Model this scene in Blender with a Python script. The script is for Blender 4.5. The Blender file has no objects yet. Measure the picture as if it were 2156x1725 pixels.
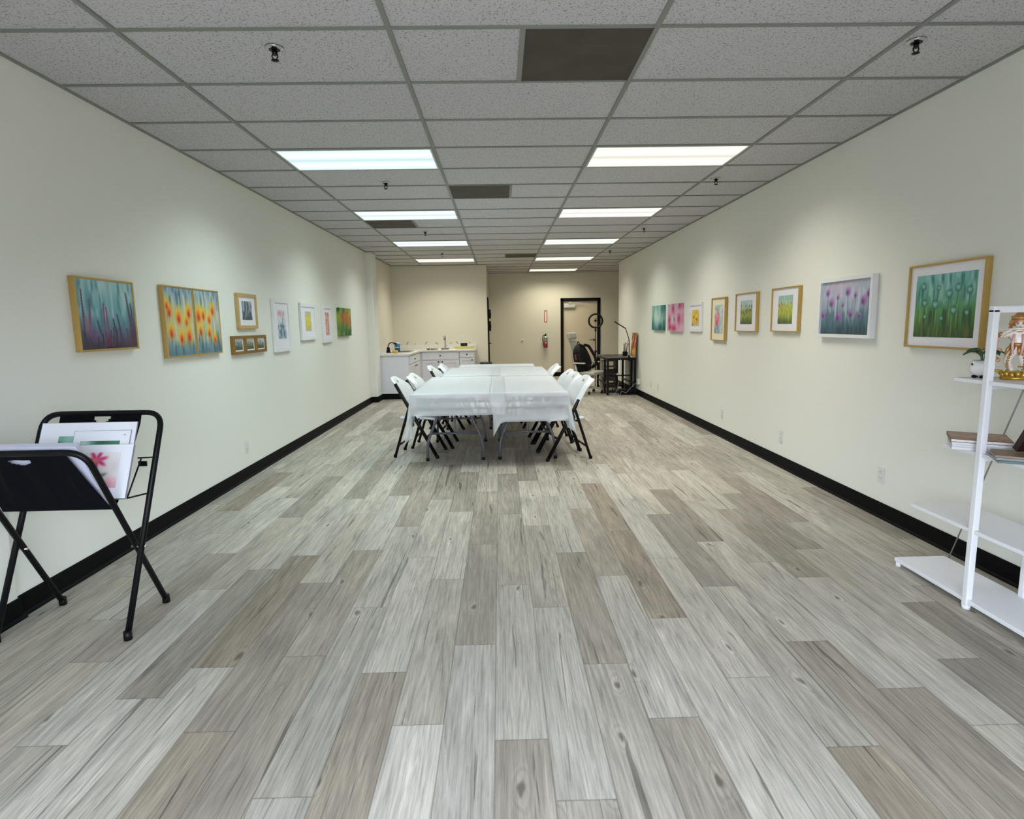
import bpy, bmesh, math, random
import numpy as np
from mathutils import Vector, Matrix

# ------------------------------------------------------------------ scene, camera, light
S = bpy.context.scene
C = S.collection
random.seed(7)
RNG = np.random.default_rng(11)

CAM_Z = 1.383
cam_data = bpy.data.cameras.new('camera')
cam_data.sensor_fit = 'HORIZONTAL'
cam_data.sensor_width = 36.0
cam_data.lens = 1252.28 / 2156 * 36.0
cam_data.clip_start = 0.05
cam = bpy.data.objects.new('camera', cam_data)
C.objects.link(cam)
_r = Vector((0.99965225, -0.02067068, -0.01637364))
_u = Vector((0.01912755, 0.14096156, 0.98983028))
_f = Vector((0.01815241, 0.98979925, -0.14130792))
cm = Matrix((( _r.x, _u.x, -_f.x, 0.0), (_r.y, _u.y, -_f.y, 0.0), (_r.z, _u.z, -_f.z, CAM_Z), (0, 0, 0, 1)))
cam.matrix_world = cm
S.camera = cam

S.view_settings.view_transform = 'Standard'
S.view_settings.look = 'None'
S.view_settings.gamma = 1.0
S.view_settings.use_curve_mapping = False
S.view_settings.exposure = 0.62

world = bpy.data.worlds.new('daylight')
S.world = world
world.use_nodes = True
_bg = world.node_tree.nodes['Background']
_nt = world.node_tree                                # overcast sky over a darker street, seen through the shop window behind the camera
_tc = _nt.nodes.new('ShaderNodeTexCoord'); _sp = _nt.nodes.new('ShaderNodeSeparateXYZ'); _rp = _nt.nodes.new('ShaderNodeValToRGB')
_nt.links.new(_tc.outputs['Generated'], _sp.inputs[0]); _nt.links.new(_sp.outputs['Z'], _rp.inputs['Fac']); _nt.links.new(_rp.outputs['Color'], _bg.inputs['Color'])
_rp.color_ramp.elements[0].position = 0.0; _rp.color_ramp.elements[0].color = (0.22, 0.23, 0.25, 1)
_rp.color_ramp.elements[1].position = 0.10; _rp.color_ramp.elements[1].color = (0.80, 0.90, 1.06, 1)
_bg.inputs['Strength'].default_value = 11.0

LAMP_STRENGTH = 0.75      # glow of the prismatic panels seen from the side
LAMP_WATTS = 15.0         # their downward beam
LAMP_SPREAD = 135.0
LAMP_TINT = {'L1': (0.80, 1.0, 1.02), 'R1': (1.0, 0.96, 0.86), 'L2': (0.84, 1.0, 0.98), 'R2': (1.0, 0.96, 0.88),
             'L3': (0.88, 0.97, 1.0), 'R3': (0.97, 1.0, 0.88), 'L4': (1.0, 0.95, 0.82), 'R4': (1.0, 0.95, 0.82), 'R5': (1.0, 0.94, 0.76)}

# ------------------------------------------------------------------ helpers: colour and materials
def lin(c):
    return c / 12.92 if c <= 0.04045 else ((c + 0.055) / 1.055) ** 2.4

def rgb(h):
    return tuple(lin(int(h[i:i + 2], 16) / 255.0) for i in (0, 2, 4))

_mats = {}
def mat(name, col, rough=0.5, metal=0.0, spec=0.5, coat=0.0, bump=0.0, bscale=200.0, bdist=0.001, var=0.0, vscale=8.0, trans=0.0, alpha=1.0):
    if name in _mats:
        return _mats[name]
    m = bpy.data.materials.new(name)
    m.use_nodes = True
    nt = m.node_tree
    b = nt.nodes['Principled BSDF']
    c = rgb(col) if isinstance(col, str) else col
    b.inputs['Base Color'].default_value = (*c, 1)
    b.inputs['Roughness'].default_value = rough
    b.inputs['Metallic'].default_value = metal
    b.inputs['Specular IOR Level'].default_value = spec
    b.inputs['Coat Weight'].default_value = coat
    b.inputs['Coat Roughness'].default_value = 0.08
    b.inputs['Transmission Weight'].default_value = trans
    b.inputs['Alpha'].default_value = alpha
    tc = nt.nodes.new('ShaderNodeTexCoord')
    if bump > 0:
        n = nt.nodes.new('ShaderNodeTexNoise')
        n.inputs['Scale'].default_value = bscale
        n.inputs['Detail'].default_value = 2.0
        nt.links.new(tc.outputs['Object'], n.inputs['Vector'])
        bp = nt.nodes.new('ShaderNodeBump')
        bp.inputs['Strength'].default_value = bump
        bp.inputs['Distance'].default_value = bdist
        nt.links.new(n.outputs['Fac'], bp.inputs['Height'])
        nt.links.new(bp.outputs['Normal'], b.inputs['Normal'])
    if var > 0:
        n = nt.nodes.new('ShaderNodeTexNoise')
        n.inputs['Scale'].default_value = vscale
        n.inputs['Detail'].default_value = 3.0
        nt.links.new(tc.outputs['Object'], n.inputs['Vector'])
        r = nt.nodes.new('ShaderNodeValToRGB')
        r.color_ramp.elements[0].position = 0.3
        r.color_ramp.elements[1].position = 0.7
        r.color_ramp.elements[0].color = (*[x * (1 - var) for x in c], 1)
        r.color_ramp.elements[1].color = (*[min(1, x * (1 + var)) for x in c], 1)
        nt.links.new(n.outputs['Fac'], r.inputs['Fac'])
        nt.links.new(r.outputs['Color'], b.inputs['Base Color'])
    _mats[name] = m
    return m

def attr_mat(name, rough=0.6, coat=0.0, spec=0.3):
    if name in _mats:
        return _mats[name]
    m = bpy.data.materials.new(name)
    m.use_nodes = True
    nt = m.node_tree
    b = nt.nodes['Principled BSDF']
    a = nt.nodes.new('ShaderNodeAttribute')
    a.attribute_name = 'paint'
    nt.links.new(a.outputs['Color'], b.inputs['Base Color'])
    b.inputs['Roughness'].default_value = rough
    b.inputs['Specular IOR Level'].default_value = spec
    b.inputs['Coat Weight'].default_value = coat
    b.inputs['Coat Roughness'].default_value = 0.05
    _mats[name] = m
    return m

# ------------------------------------------------------------------ helpers: mesh pieces
def BM():
    return bmesh.new()

def box(bm, x0, x1, y0, y1, z0, z1, M=None, mi=0):
    vs = [bm.verts.new((x, y, z)) for x in (x0, x1) for y in (y0, y1) for z in (z0, z1)]
    fs = [(0, 1, 3, 2), (4, 6, 7, 5), (0, 4, 5, 1), (2, 3, 7, 6), (0, 2, 6, 4), (1, 5, 7, 3)]
    for f in fs:
        fc = bm.faces.new([vs[i] for i in f])
        fc.material_index = mi
    if M is not None:
        for v in vs:
            v.co = M @ v.co
    return vs

def tube(bm, pts, r, seg=10, closed=False, cap=True, ry=None, mi=0):
    """sweep an ellipse (r, ry) along a polyline"""
    pts = [Vector(p) for p in pts]
    n = len(pts)
    rad = r if isinstance(r, (list, tuple)) else [r] * n
    rings = []
    prev = None
    for i, p in enumerate(pts):
        if closed:
            d = (pts[(i + 1) % n] - pts[i - 1]).normalized()
        elif i == 0:
            d = (pts[1] - pts[0]).normalized()
        elif i == n - 1:
            d = (pts[-1] - pts[-2]).normalized()
        else:
            d = ((pts[i + 1] - p).normalized() + (p - pts[i - 1]).normalized()).normalized()
        if prev is None:
            a = Vector((0, 0, 1)) if abs(d.z) < 0.9 else Vector((1, 0, 0))
            nx = d.cross(a).normalized()
        else:
            nx = (prev - d * prev.dot(d)).normalized()
        prev = nx
        ny = d.cross(nx).normalized()
        k = ry / r if (ry and not isinstance(r, (list, tuple))) else 1.0
        rings.append([bm.verts.new(p + nx * math.cos(t) * rad[i] + ny * math.sin(t) * rad[i] * k)
                      for t in [2 * math.pi * j / seg for j in range(seg)]])
    m = n if closed else n - 1
    for i in range(m):
        A, B = rings[i], rings[(i + 1) % n]
        for j in range(seg):
            f = bm.faces.new((A[j], A[(j + 1) % seg], B[(j + 1) % seg], B[j]))
            f.smooth = True
            f.material_index = mi
    if cap and not closed:
        bm.faces.new(list(reversed(rings[0]))).material_index = mi
        bm.faces.new(rings[-1]).material_index = mi

def bend(pts, rad, n=5):
    """round the corners of a polyline"""
    pts = [Vector(p) for p in pts]
    out = [pts[0]]
    for i in range(1, len(pts) - 1):
        a, b, c = pts[i - 1], pts[i], pts[i + 1]
        d1, d2 = (a - b), (c - b)
        r = min(rad, d1.length * 0.49, d2.length * 0.49)
        p, q = b + d1.normalized() * r, b + d2.normalized() * r
        for k in range(n + 1):
            t = k / n
            out.append((1 - t) ** 2 * p + 2 * t * (1 - t) * b + t * t * q)
    out.append(pts[-1])
    return out

def lathe(bm, prof, seg=20, cx=0, cy=0, mi=0, M=None):
    rings = []
    for r, z in prof:
        ring = [bm.verts.new((cx + r * math.cos(2 * math.pi * j / seg), cy + r * math.sin(2 * math.pi * j / seg), z)) for j in range(seg)]
        rings.append(ring)
    for A, B in zip(rings, rings[1:]):
        for j in range(seg):
            f = bm.faces.new((A[j], A[(j + 1) % seg], B[(j + 1) % seg], B[j]))
            f.smooth = True
            f.material_index = mi
    bm.faces.new(list(reversed(rings[0]))).material_index = mi
    bm.faces.new(rings[-1]).material_index = mi
    if M is not None:
        for R in rings:
            for v in R:
                v.co = M @ v.co

def prism(bm, poly, d0, d1, axis='y', mi=0):
    """extrude a 2-D polygon: axis y -> poly in (x,z); axis x -> poly in (y,z); axis z -> (x,y)"""
    def P(a, b, d):
        return {'y': (a, d, b), 'x': (d, a, b), 'z': (a, b, d)}[axis]
    A = [bm.verts.new(P(a, b, d0)) for a, b in poly]
    B = [bm.verts.new(P(a, b, d1)) for a, b in poly]
    n = len(poly)
    for i in range(n):
        bm.faces.new((A[i], A[(i + 1) % n], B[(i + 1) % n], B[i])).material_index = mi
    bm.faces.new(list(reversed(A))).material_index = mi
    bm.faces.new(B).material_index = mi

def ellipsoid(bm, c, r, seg=14, rings=8, M=None, mi=0):
    vs = []
    top = bm.verts.new((0, 0, 1)); bot = bm.verts.new((0, 0, -1))
    for i in range(1, rings):
        a = math.pi * i / rings
        vs.append([bm.verts.new((math.sin(a) * math.cos(2 * math.pi * j / seg), math.sin(a) * math.sin(2 * math.pi * j / seg), math.cos(a))) for j in range(seg)])
    fs = []
    for j in range(seg):
        fs.append(bm.faces.new((top, vs[0][j], vs[0][(j + 1) % seg])))
        fs.append(bm.faces.new((bot, vs[-1][(j + 1) % seg], vs[-1][j])))
    for A, B in zip(vs, vs[1:]):
        for j in range(seg):
            fs.append(bm.faces.new((A[j], B[j], B[(j + 1) % seg], A[(j + 1) % seg])))
    for f in fs:
        f.smooth = True; f.material_index = mi
    for v in [top, bot] + [v for R in vs for v in R]:
        p = Vector((v.co.x * r[0], v.co.y * r[1], v.co.z * r[2]))
        if M is not None:
            p = M @ p
        v.co = p + Vector(c)

def ring(bm, W, H, w, y0, y1, mi=0):
    """rectangular frame centred on the origin in x,z; from depth y0 to y1"""
    o = [(-W / 2, -H / 2), (W / 2, -H / 2), (W / 2, H / 2), (-W / 2, H / 2)]
    i_ = [(-W / 2 + w, -H / 2 + w), (W / 2 - w, -H / 2 + w), (W / 2 - w, H / 2 - w), (-W / 2 + w, H / 2 - w)]
    L = []
    for poly, y in ((o, y0), (o, y1), (i_, y1), (i_, y0)):
        L.append([bm.verts.new((x, y, z)) for x, z in poly])
    for a in range(4):
        A, B = L[a], L[(a + 1) % 4]
        for k in range(4):
            bm.faces.new((A[k], A[(k + 1) % 4], B[(k + 1) % 4], B[k])).material_index = mi

def obj(name, bm, m, parent=None, bevel=0.0, smooth=False, seg=2, label=None):
    bmesh.ops.recalc_face_normals(bm, faces=bm.faces[:])
    me = bpy.data.meshes.new(name)
    bm.to_mesh(me)
    bm.free()
    if smooth:
        for p in me.polygons:
            p.use_smooth = True
    for x in (m if isinstance(m, (list, tuple)) else [m]):
        me.materials.append(x)
    o = bpy.data.objects.new(name, me)
    C.objects.link(o)
    if parent is not None:
        o.parent = parent
    if bevel > 0:
        b = o.modifiers.new('bevel', 'BEVEL')
        b.width = bevel
        b.segments = seg
        b.limit_method = 'ANGLE'
        b.angle_limit = math.radians(50)
        b.harden_normals = False
    if label:
        o['label'] = label
    return o

def thing(name, label, cat, loc=(0, 0, 0), rotz=0.0, group=None, rot=None):
    o = bpy.data.objects.new(name, None)
    o.empty_display_size = 0.05
    C.objects.link(o)
    o.location = loc
    o.rotation_euler = rot if rot else (0, 0, rotz)
    o['label'] = label
    o['category'] = cat
    if group:
        o['group'] = group
    return o

def tag(o, label, cat, group=None):
    o['label'] = label
    o['category'] = cat
    if group:
        o['group'] = group
    return o

def struct(name, bm, m, parent=None, bevel=0.0):
    o = obj(name, bm, m, parent, bevel)
    if parent is None:
        o['kind'] = 'structure'
    return o

def dup(root, loc, rotz, label, group=None):
    r = root.copy()
    C.objects.link(r)
    r.location = loc
    r.rotation_euler = (0, 0, rotz)
    r['label'] = label
    if group:
        r['group'] = group
    for ch in list(root.children):
        c = ch.copy()
        C.objects.link(c)
        c.parent = r
        for g in list(ch.children):
            d = g.copy()
            C.objects.link(d)
            d.parent = c
    return r

def Rm(deg, ax):
    return Matrix.Rotation(math.radians(deg), 4, ax)

# ------------------------------------------------------------------ plain materials
wall_paint = mat('white wall paint', 'e3e3d9', 0.85, spec=0.2, bump=0.25, bscale=160, bdist=0.0015)
cream_paint = mat('cream wall paint', 'd6d2c2', 0.85, spec=0.2, bump=0.25, bscale=160, bdist=0.0015)
black_rubber = mat('black rubber base', '060607', 0.6, spec=0.12)
black_metal = mat('black powder coat', '060609', 0.45, spec=0.22)
black_plastic = mat('black plastic', '08080a', 0.5, spec=0.25)
white_metal = mat('white powder coat', 'e4e4e6', 0.4)
white_plastic = mat('white plastic', 'e6e8e8', 0.42)
grey_metal = mat('grey hammertone steel', '5b5a63', 0.45, metal=0.35, bump=0.1, bscale=300)
chrome = mat('chrome', 'c8c8c8', 0.18, metal=1.0)
gold_frame = mat('gold frame', 'b99a58', 0.42, metal=0.35, spec=0.5)
oak_gold = mat('light oak frame', 'bd9f66', 0.5, var=0.12, vscale=30)
bronze_gold = mat('dark gold frame', '8c6a2c', 0.42, metal=0.35)
white_frame = mat('white frame', 'e2e2e4', 0.45)
mat_board = mat('white mat board', 'e4e2e6', 0.8)
cream_board = mat('cream mat board', 'e2d9bd', 0.8)
cabinet_white = mat('white cabinet paint', 'd9d9de', 0.5)
knob_black = mat('black knob', '101014', 0.35)
laminate = mat('pale laminate counter', 'd8d6d0', 0.35, var=0.03, vscale=60)

# ------------------------------------------------------------------ floor: one mesh, one face per plank
def floor_material():
    m = bpy.data.materials.new('grey oak vinyl planks')
    m.use_nodes = True
    nt = m.node_tree
    N, L = nt.nodes, nt.links
    b = N['Principled BSDF']
    tone = N.new('ShaderNodeAttribute'); tone.attribute_name = 'tone'
    sh = N.new('ShaderNodeAttribute'); sh.attribute_name = 'shift'
    tc = N.new('ShaderNodeTexCoord')
    add = N.new('ShaderNodeVectorMath'); add.operation = 'MULTIPLY_ADD'
    L.new(sh.outputs['Color'], add.inputs[0])
    add.inputs[1].default_value = (37, 53, 19)
    L.new(tc.outputs['Object'], add.inputs[2])
    def mapping(sx, sy, sz=1.0):
        k = N.new('ShaderNodeMapping')
        k.inputs['Scale'].default_value = (sx, sy, sz)
        L.new(add.outputs[0], k.inputs['Vector'])
        return k
    def noise(sx, sy, det=4, rough=0.6, dist=0.0):
        k = mapping(sx, sy)
        n = N.new('ShaderNodeTexNoise')
        n.inputs['Scale'].default_value = 1.0
        n.inputs['Detail'].default_value = det
        n.inputs['Roughness'].default_value = rough
        n.inputs['Distortion'].default_value = dist
        L.new(k.outputs['Vector'], n.inputs['Vector'])
        return n
    def ramp(src, stops):
        r = N.new('ShaderNodeValToRGB')
        e = r.color_ramp.elements
        e[0].position, e[0].color = stops[0][0], (*[stops[0][1]] * 3, 1)
        e[1].position, e[1].color = stops[-1][0], (*[stops[-1][1]] * 3, 1)
        for p, v in stops[1:-1]:
            x = e.new(p); x.color = (v, v, v, 1)
        L.new(src, r.inputs['Fac'])
        return r
    def mul(a, bb, fac=1.0):
        x = N.new('ShaderNodeMix'); x.data_type = 'RGBA'; x.blend_type = 'MULTIPLY'
        x.inputs['Factor'].default_value = fac
        L.new(a, x.inputs['A']); L.new(bb, x.inputs['B'])
        return x.outputs['Result']
    fine = ramp(noise(150, 5.0, 5, 0.7, 0.3).outputs['Fac'], [(0.25, 0.66), (0.5, 1.0), (0.75, 1.22)])
    mid = ramp(noise(34, 1.5, 5, 0.65, 1.2).outputs['Fac'], [(0.28, 0.66), (0.45, 0.97), (0.58, 1.03), (0.70, 1.30)])
    cloud = ramp(noise(6, 1.3, 4, 0.6, 0.8).outputs['Fac'], [(0.3, 0.78), (0.7, 1.14)])
    crack = ramp(noise(22, 0.62, 3, 0.6, 1.8).outputs['Fac'], [(0.0, 1.0), (0.635, 1.0), (0.675, 0.42), (0.70, 0.34), (0.80, 0.50)])
    fld = noise(9, 0.55, 3, 0.5, 1.0)                     # contour lines of a stretched field read as cathedral grain
    sc_ = N.new('ShaderNodeMath'); sc_.operation = 'MULTIPLY'; sc_.inputs[1].default_value = 70.0; L.new(fld.outputs['Fac'], sc_.inputs[0])
    sn_ = N.new('ShaderNodeMath'); sn_.operation = 'SINE'; L.new(sc_.outputs[0], sn_.inputs[0])
    ad_ = N.new('ShaderNodeMath'); ad_.operation = 'MULTIPLY_ADD'; ad_.inputs[1].default_value = 0.5; ad_.inputs[2].default_value = 0.5; L.new(sn_.outputs[0], ad_.inputs[0])
    rings = ramp(ad_.outputs[0], [(0.0, 0.86), (0.25, 0.97), (0.7, 1.02), (1.0, 1.10)])
    # knots: only some voronoi cells carry one, dark core and pale ring
    kv = mapping(4.8, 1.7)
    nd = N.new('ShaderNodeTexNoise'); nd.inputs['Scale'].default_value = 2.2; nd.inputs['Detail'].default_value = 4
    L.new(kv.outputs['Vector'], nd.inputs['Vector'])
    mx = N.new('ShaderNodeVectorMath'); mx.operation = 'MULTIPLY_ADD'
    L.new(nd.outputs['Color'], mx.inputs[0]); mx.inputs[1].default_value = (0.35, 0.30, 0.0); L.new(kv.outputs['Vector'], mx.inputs[2])
    vo = N.new('ShaderNodeTexVoronoi'); vo.voronoi_dimensions = '2D'; vo.inputs['Scale'].default_value = 1.0
    L.new(mx.outputs[0], vo.inputs['Vector'])
    kn = ramp(vo.outputs['Distance'], [(0.0, 0.25), (0.03, 0.40), (0.055, 1.06), (0.09, 1.18), (0.115, 0.90), (0.145, 1.10), (0.18, 0.96), (0.26, 1.0), (1.0, 1.0)])
    sepc = N.new('ShaderNodeSeparateXYZ'); L.new(vo.outputs['Color'], sepc.inputs[0])
    gate = N.new('ShaderNodeMath'); gate.operation = 'GREATER_THAN'; gate.inputs[1].default_value = 0.70; L.new(sepc.outputs['X'], gate.inputs[0])
    knot = N.new('ShaderNodeMix'); knot.data_type = 'RGBA'; knot.inputs['A'].default_value = (1, 1, 1, 1)
    L.new(gate.outputs[0], knot.inputs['Factor']); L.new(kn.outputs['Color'], knot.inputs['B'])
    c = mul(tone.outputs['Color'], fine.outputs['Color'])
    c = mul(c, mid.outputs['Color'])
    c = mul(c, cloud.outputs['Color'])
    c = mul(c, rings.outputs['Color'], 0.8)
    c = mul(c, crack.outputs['Color'], 0.85)
    c = mul(c, knot.outputs['Result'], 0.85)
    # seams from the plank's own uv (u across, v along, in metres from the edge)
    uv = N.new('ShaderNodeUVMap'); uv.uv_map = 'plank'
    sep = N.new('ShaderNodeSeparateXYZ'); L.new(uv.outputs['UV'], sep.inputs[0])
    def edge(sock, size):
        a = N.new('ShaderNodeMath'); a.operation = 'SUBTRACT'; a.inputs[0].default_value = size; L.new(sock, a.inputs[1])
        mn = N.new('ShaderNodeMath'); mn.operation = 'MINIMUM'; L.new(sock, mn.inputs[0]); L.new(a.outputs[0], mn.inputs[1])
        return mn.outputs[0]
    mn = N.new('ShaderNodeMath'); mn.operation = 'MINIMUM'
    L.new(edge(sep.outputs['X'], 0.1803), mn.inputs[0]); L.new(edge(sep.outputs['Y'], 1.203), mn.inputs[1])
    seam = ramp(mn.outputs[0], [(0.0, 0.55), (0.0012, 0.62), (0.0022, 1.0), (1.0, 1.0)])
    c = mul(c, seam.outputs['Color'])
    L.new(c, b.inputs['Base Color'])
    b.inputs['Roughness'].default_value = 0.5
    b.inputs['Specular IOR Level'].default_value = 0.3
    bp = N.new('ShaderNodeBump'); bp.inputs['Strength'].default_value = 0.12; bp.inputs['Distance'].default_value = 0.002
    L.new(fine.outputs['Color'], bp.inputs['Height']); L.new(bp.outputs['Normal'], b.inputs['Normal'])
    return m

PW, PL, PX = 0.1803, 1.203, -0.4028
PO = {-10: 4.461, -9: 3.95, -8: 3.577, -7: 3.063, -6: 3.313, -5: 3.511, -4: 3.111, -3: 3.578, -2: 2.806, -1: 3.441, 0: 3.116, 1: 2.432,
      2: 3.026, 3: 2.762, 4: 3.463, 5: 3.116, 6: 2.625, 7: 3.341, 8: 2.948, 9: 3.592, 10: 3.247, 11: 3.032, 12: 3.43, 13: 3.921}
TONES = {'l': 'b3ada1', 'd': '989084', 'b': '938879', 'm': 'a8a194'}
JT = [(-10, 4.461, 'b', ''), (-10, 5.63, 'l', ''), (-8, 3.577, 'l', 'd'), (-8, 2.359, 'd', ''), (-7, 3.063, '', 'l'), (-6, 3.313, 'l', 'b'),
      (-6, 2.103, 'd', 'l'), (-5, 3.511, 'l', 'b'), (-5, 4.717, 'd', 'l'), (-5, 2.312, 'b', 'l'), (-4, 1.902, '', 'b'), (-4, 3.111, '', 'd'),
      (-4, 4.293, 'l', ''), (-3, 3.578, '', 'd'), (-3, 4.771, 'd', 'l'), (-2, 3.994, 'd', 'l'), (-2, 2.806, 'l', ''), (-2, 1.605, '', 'l'),
      (-1, 4.636, 'd', 'l'), (-1, 2.253, 'l', 'b'), (-1, 3.441, 'l', 'm'), (0, 1.908, 'm', 'l'), (0, 4.299, 'd', 'l'), (0, 3.116, 'l', ''),
      (1, 2.432, 'd', 'l'), (2, 4.211, 'd', ''), (2, 3.026, '', 'l'), (2, 1.814, 'l', 'd'), (3, 3.965, 'l', ''), (3, 5.143, 'd', 'l'),
      (4, 2.257, 'd', 'm'), (4, 3.463, 'l', 'd'), (5, 1.914, 'l', 'd'), (6, 2.625, 'b', 'l'), (6, 5.005, 'l', 'b'), (7, 3.341, 'l', ''),
      (8, 4.139, 'l', ''), (8, 1.74, 'l', 'b'), (8, 2.948, 'd', 'l'), (9, 2.407, 'l', 'd'), (9, 3.592, 'd', 'l'), (10, 2.047, 'l', 'd'),
      (10, 4.432, '', 'l'), (11, 4.222, 'l', 'd'), (11, 1.817, 'l', ''), (11, 3.032, 'd', 'l'), (12, 4.624, 'l', 'd'), (12, 3.43, 'd', 'l'),
      (12, 2.228, '', 'd'), (13, 3.921, 'd', 'l')]

def build_floor():
    tones = {}
    for c, y, fa, ne in JT:
        k = round((y - PO[c]) / PL)
        if fa: tones[(c, k)] = fa
        if ne: tones.setdefault((c, k - 1), ne)
    rnd = random.Random(5)
    verts, faces, uvs, cols, shs = [], [], [], [], []
    for c in range(-13, 26):
        x0 = PX + c * PW
        o = PO.get(c, 2 + rnd.random() * PL)
        for k in range(-6, 13):
            y0 = o + k * PL
            xa, xb = max(x0, -2.75), min(x0 + PW, 3.72)
            ya, yb = max(y0, -1.05), min(y0 + PL, 16.0)
            if xb <= xa or yb <= ya:
                continue
            i = len(verts)
            verts += [(xa, ya, 0), (xb, ya, 0), (xb, yb, 0), (xa, yb, 0)]
            faces.append((i, i + 1, i + 2, i + 3))
            uvs += [(xa - x0, ya - y0), (xb - x0, ya - y0), (xb - x0, yb - y0), (xa - x0, yb - y0)]
            t = tones.get((c, k), rnd.choice(['l', 'm', 'm', 'm', 'l', 'd']))
            base = np.array(rgb(TONES[t])) * (0.92 + 0.16 * rnd.random())
            base = base * (1 + (rnd.random() - 0.5) * np.array([0.03, 0.0, -0.04]))
            cols += [(*base, 1)] * 4
            shs += [(rnd.random(), rnd.random(), rnd.random(), 1)] * 4
    me = bpy.data.meshes.new('floor')
    me.from_pydata(verts, [], faces)
    u = me.uv_layers.new(name='plank')
    u.data.foreach_set('uv', np.array(uvs, 'f').ravel())
    a = me.color_attributes.new('tone', 'FLOAT_COLOR', 'CORNER'); a.data.foreach_set('color', np.array(cols, 'f').ravel())
    a = me.color_attributes.new('shift', 'FLOAT_COLOR', 'CORNER'); a.data.foreach_set('color', np.array(shs, 'f').ravel())
    me.materials.append(floor_material())
    o = bpy.data.objects.new('floor', me)
    C.objects.link(o)
    o['kind'] = 'structure'
build_floor()

# ------------------------------------------------------------------ room shell
XL, XR, H = -2.384, 2.652, 2.71
YF, YK, YA, YE = -0.5, 13.58, 15.83, 13.35        # shop front, kitchen wall, alcove back wall, end of the right wall
T = 0.12
bm = BM(); box(bm, XL - T, XL, 2.78, 11.45, 0, H); box(bm, XL - T, XL, YF, 2.78, 0, H); box(bm, XL, XL + 0.018, YF, 2.78, 0, H); struct('wall_left', bm, wall_paint)
bm = BM(); box(bm, XL - 0.02 - T, XL - 0.02, 11.45, YK + T, 0, H); struct('wall_kitchen_left', bm, cream_paint)
bm = BM(); box(bm, XL - T, XL + 0.115, 10.95, 11.33, 0, H); struct('trim_1', bm, wall_paint, bevel=0.012)
bm = BM(); box(bm, XR, XR + T, YF, YE, 0, H); struct('wall_right', bm, wall_paint)
bm = BM(); box(bm, XL - 0.02, -0.28, YK, YK + T, 0, H); struct('wall_kitchen_back', bm, cream_paint)
DY0, DY1 = 14.15, 15.07       # side door of the alcove
bm = BM(); box(bm, -0.28 - T, -0.28, YK + T, DY0, 0, H); box(bm, -0.28 - T, -0.28, DY1, YA, 0, H); box(bm, -0.28 - T, -0.28, DY0, DY1, 2.03, H); struct('wall_alcove_left', bm, cream_paint)
DX0, DX1, DH = 1.61, 2.66, 2.047
bm = BM(); box(bm, -0.40, DX0, YA, YA + T, 0, H); box(bm, DX1, 3.7, YA, YA + T, 0, H); box(bm, DX0, DX1, YA, YA + T, DH, H); struct('wall_back', bm, cream_paint)
bm = BM(); box(bm, 3.6, 3.6 + T, YE - 0.1, YA, 0, H); struct('wall_alcove_right', bm, cream_paint)
bm = BM(); box(bm, XR + T, 3.6, YE - 0.1, YE, 0, H); struct('wall_alcove_return', bm, cream_paint)
# shop front behind the camera with its glazing
WX0, WX1, WZ0, WZ1 = -1.5, 1.5, 0.12, 2.00
bm = BM(); box(bm, XL - T, WX0, YF - T, YF, 0, H); box(bm, WX1, XR + T, YF - T, YF, 0, H); box(bm, WX0, WX1, YF - T, YF, WZ1, H); box(bm, WX0, WX1, YF - T, YF, 0, WZ0); struct('wall_front', bm, wall_paint)
glass = bpy.data.materials.new('window glass'); glass.use_nodes = True
nt = glass.node_tree; nt.nodes.remove(nt.nodes['Principled BSDF'])
tr = nt.nodes.new('ShaderNodeBsdfTransparent'); gl = nt.nodes.new('ShaderNodeBsdfGlossy'); gl.inputs['Roughness'].default_value = 0.02
mx = nt.nodes.new('ShaderNodeMixShader'); mx.inputs[0].default_value = 0.06
nt.links.new(tr.outputs[0], mx.inputs[1]); nt.links.new(gl.outputs[0], mx.inputs[2]); nt.links.new(mx.outputs[0], nt.nodes['Material Output'].inputs['Surface'])
bm = BM()
for x in (WX0, -0.025, WX1 - 0.05): box(bm, x, x + 0.05, YF - 0.09, YF - 0.03, WZ0, WZ1)
box(bm, WX0, WX1, YF - 0.09, YF - 0.03, WZ1 - 0.05, WZ1); box(bm, WX0, WX1, YF - 0.09, YF - 0.03, WZ0, WZ0 + 0.05)
w1 = struct('window_1', bm, black_metal)
bm = BM(); box(bm, WX0 + 0.05, WX1 - 0.05, YF - 0.063, YF - 0.057, WZ0 + 0.05, WZ1 - 0.05); obj('pane', bm, glass, w1)

# ceiling: tiles with a hanging grid
def ceiling_material():
    m = bpy.data.materials.new('acoustic ceiling tile')
    m.use_nodes = True
    nt = m.node_tree; N, L = nt.nodes, nt.links
    b = N['Principled BSDF']; b.inputs['Roughness'].default_value = 0.95; b.inputs['Specular IOR Level'].default_value = 0.1
    tc = N.new('ShaderNodeTexCoord')
    n = N.new('ShaderNodeTexNoise'); n.inputs['Scale'].default_value = 95; n.inputs['Detail'].default_value = 3; n.inputs['Roughness'].default_value = 0.7
    L.new(tc.outputs['Object'], n.inputs['Vector'])
    r = N.new('ShaderNodeValToRGB'); e = r.color_ramp.elements
    e[0].position, e[0].color = 0.33, (0.20, 0.20, 0.21, 1)
    e[1].position, e[1].color = 0.46, (0.56, 0.55, 0.56, 1)
    L.new(n.outputs['Fac'], r.inputs['Fac']); L.new(r.outputs['Color'], b.inputs['Base Color'])
    bp = N.new('ShaderNodeBump'); bp.inputs['Strength'].default_value = 0.4; bp.inputs['Distance'].default_value = 0.003
    L.new(n.outputs['Fac'], bp.inputs['Height']); L.new(bp.outputs['Normal'], b.inputs['Normal'])
    return m
tile = ceiling_material()
grid_paint = mat('grey grid paint', '83867f', 0.6)
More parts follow.
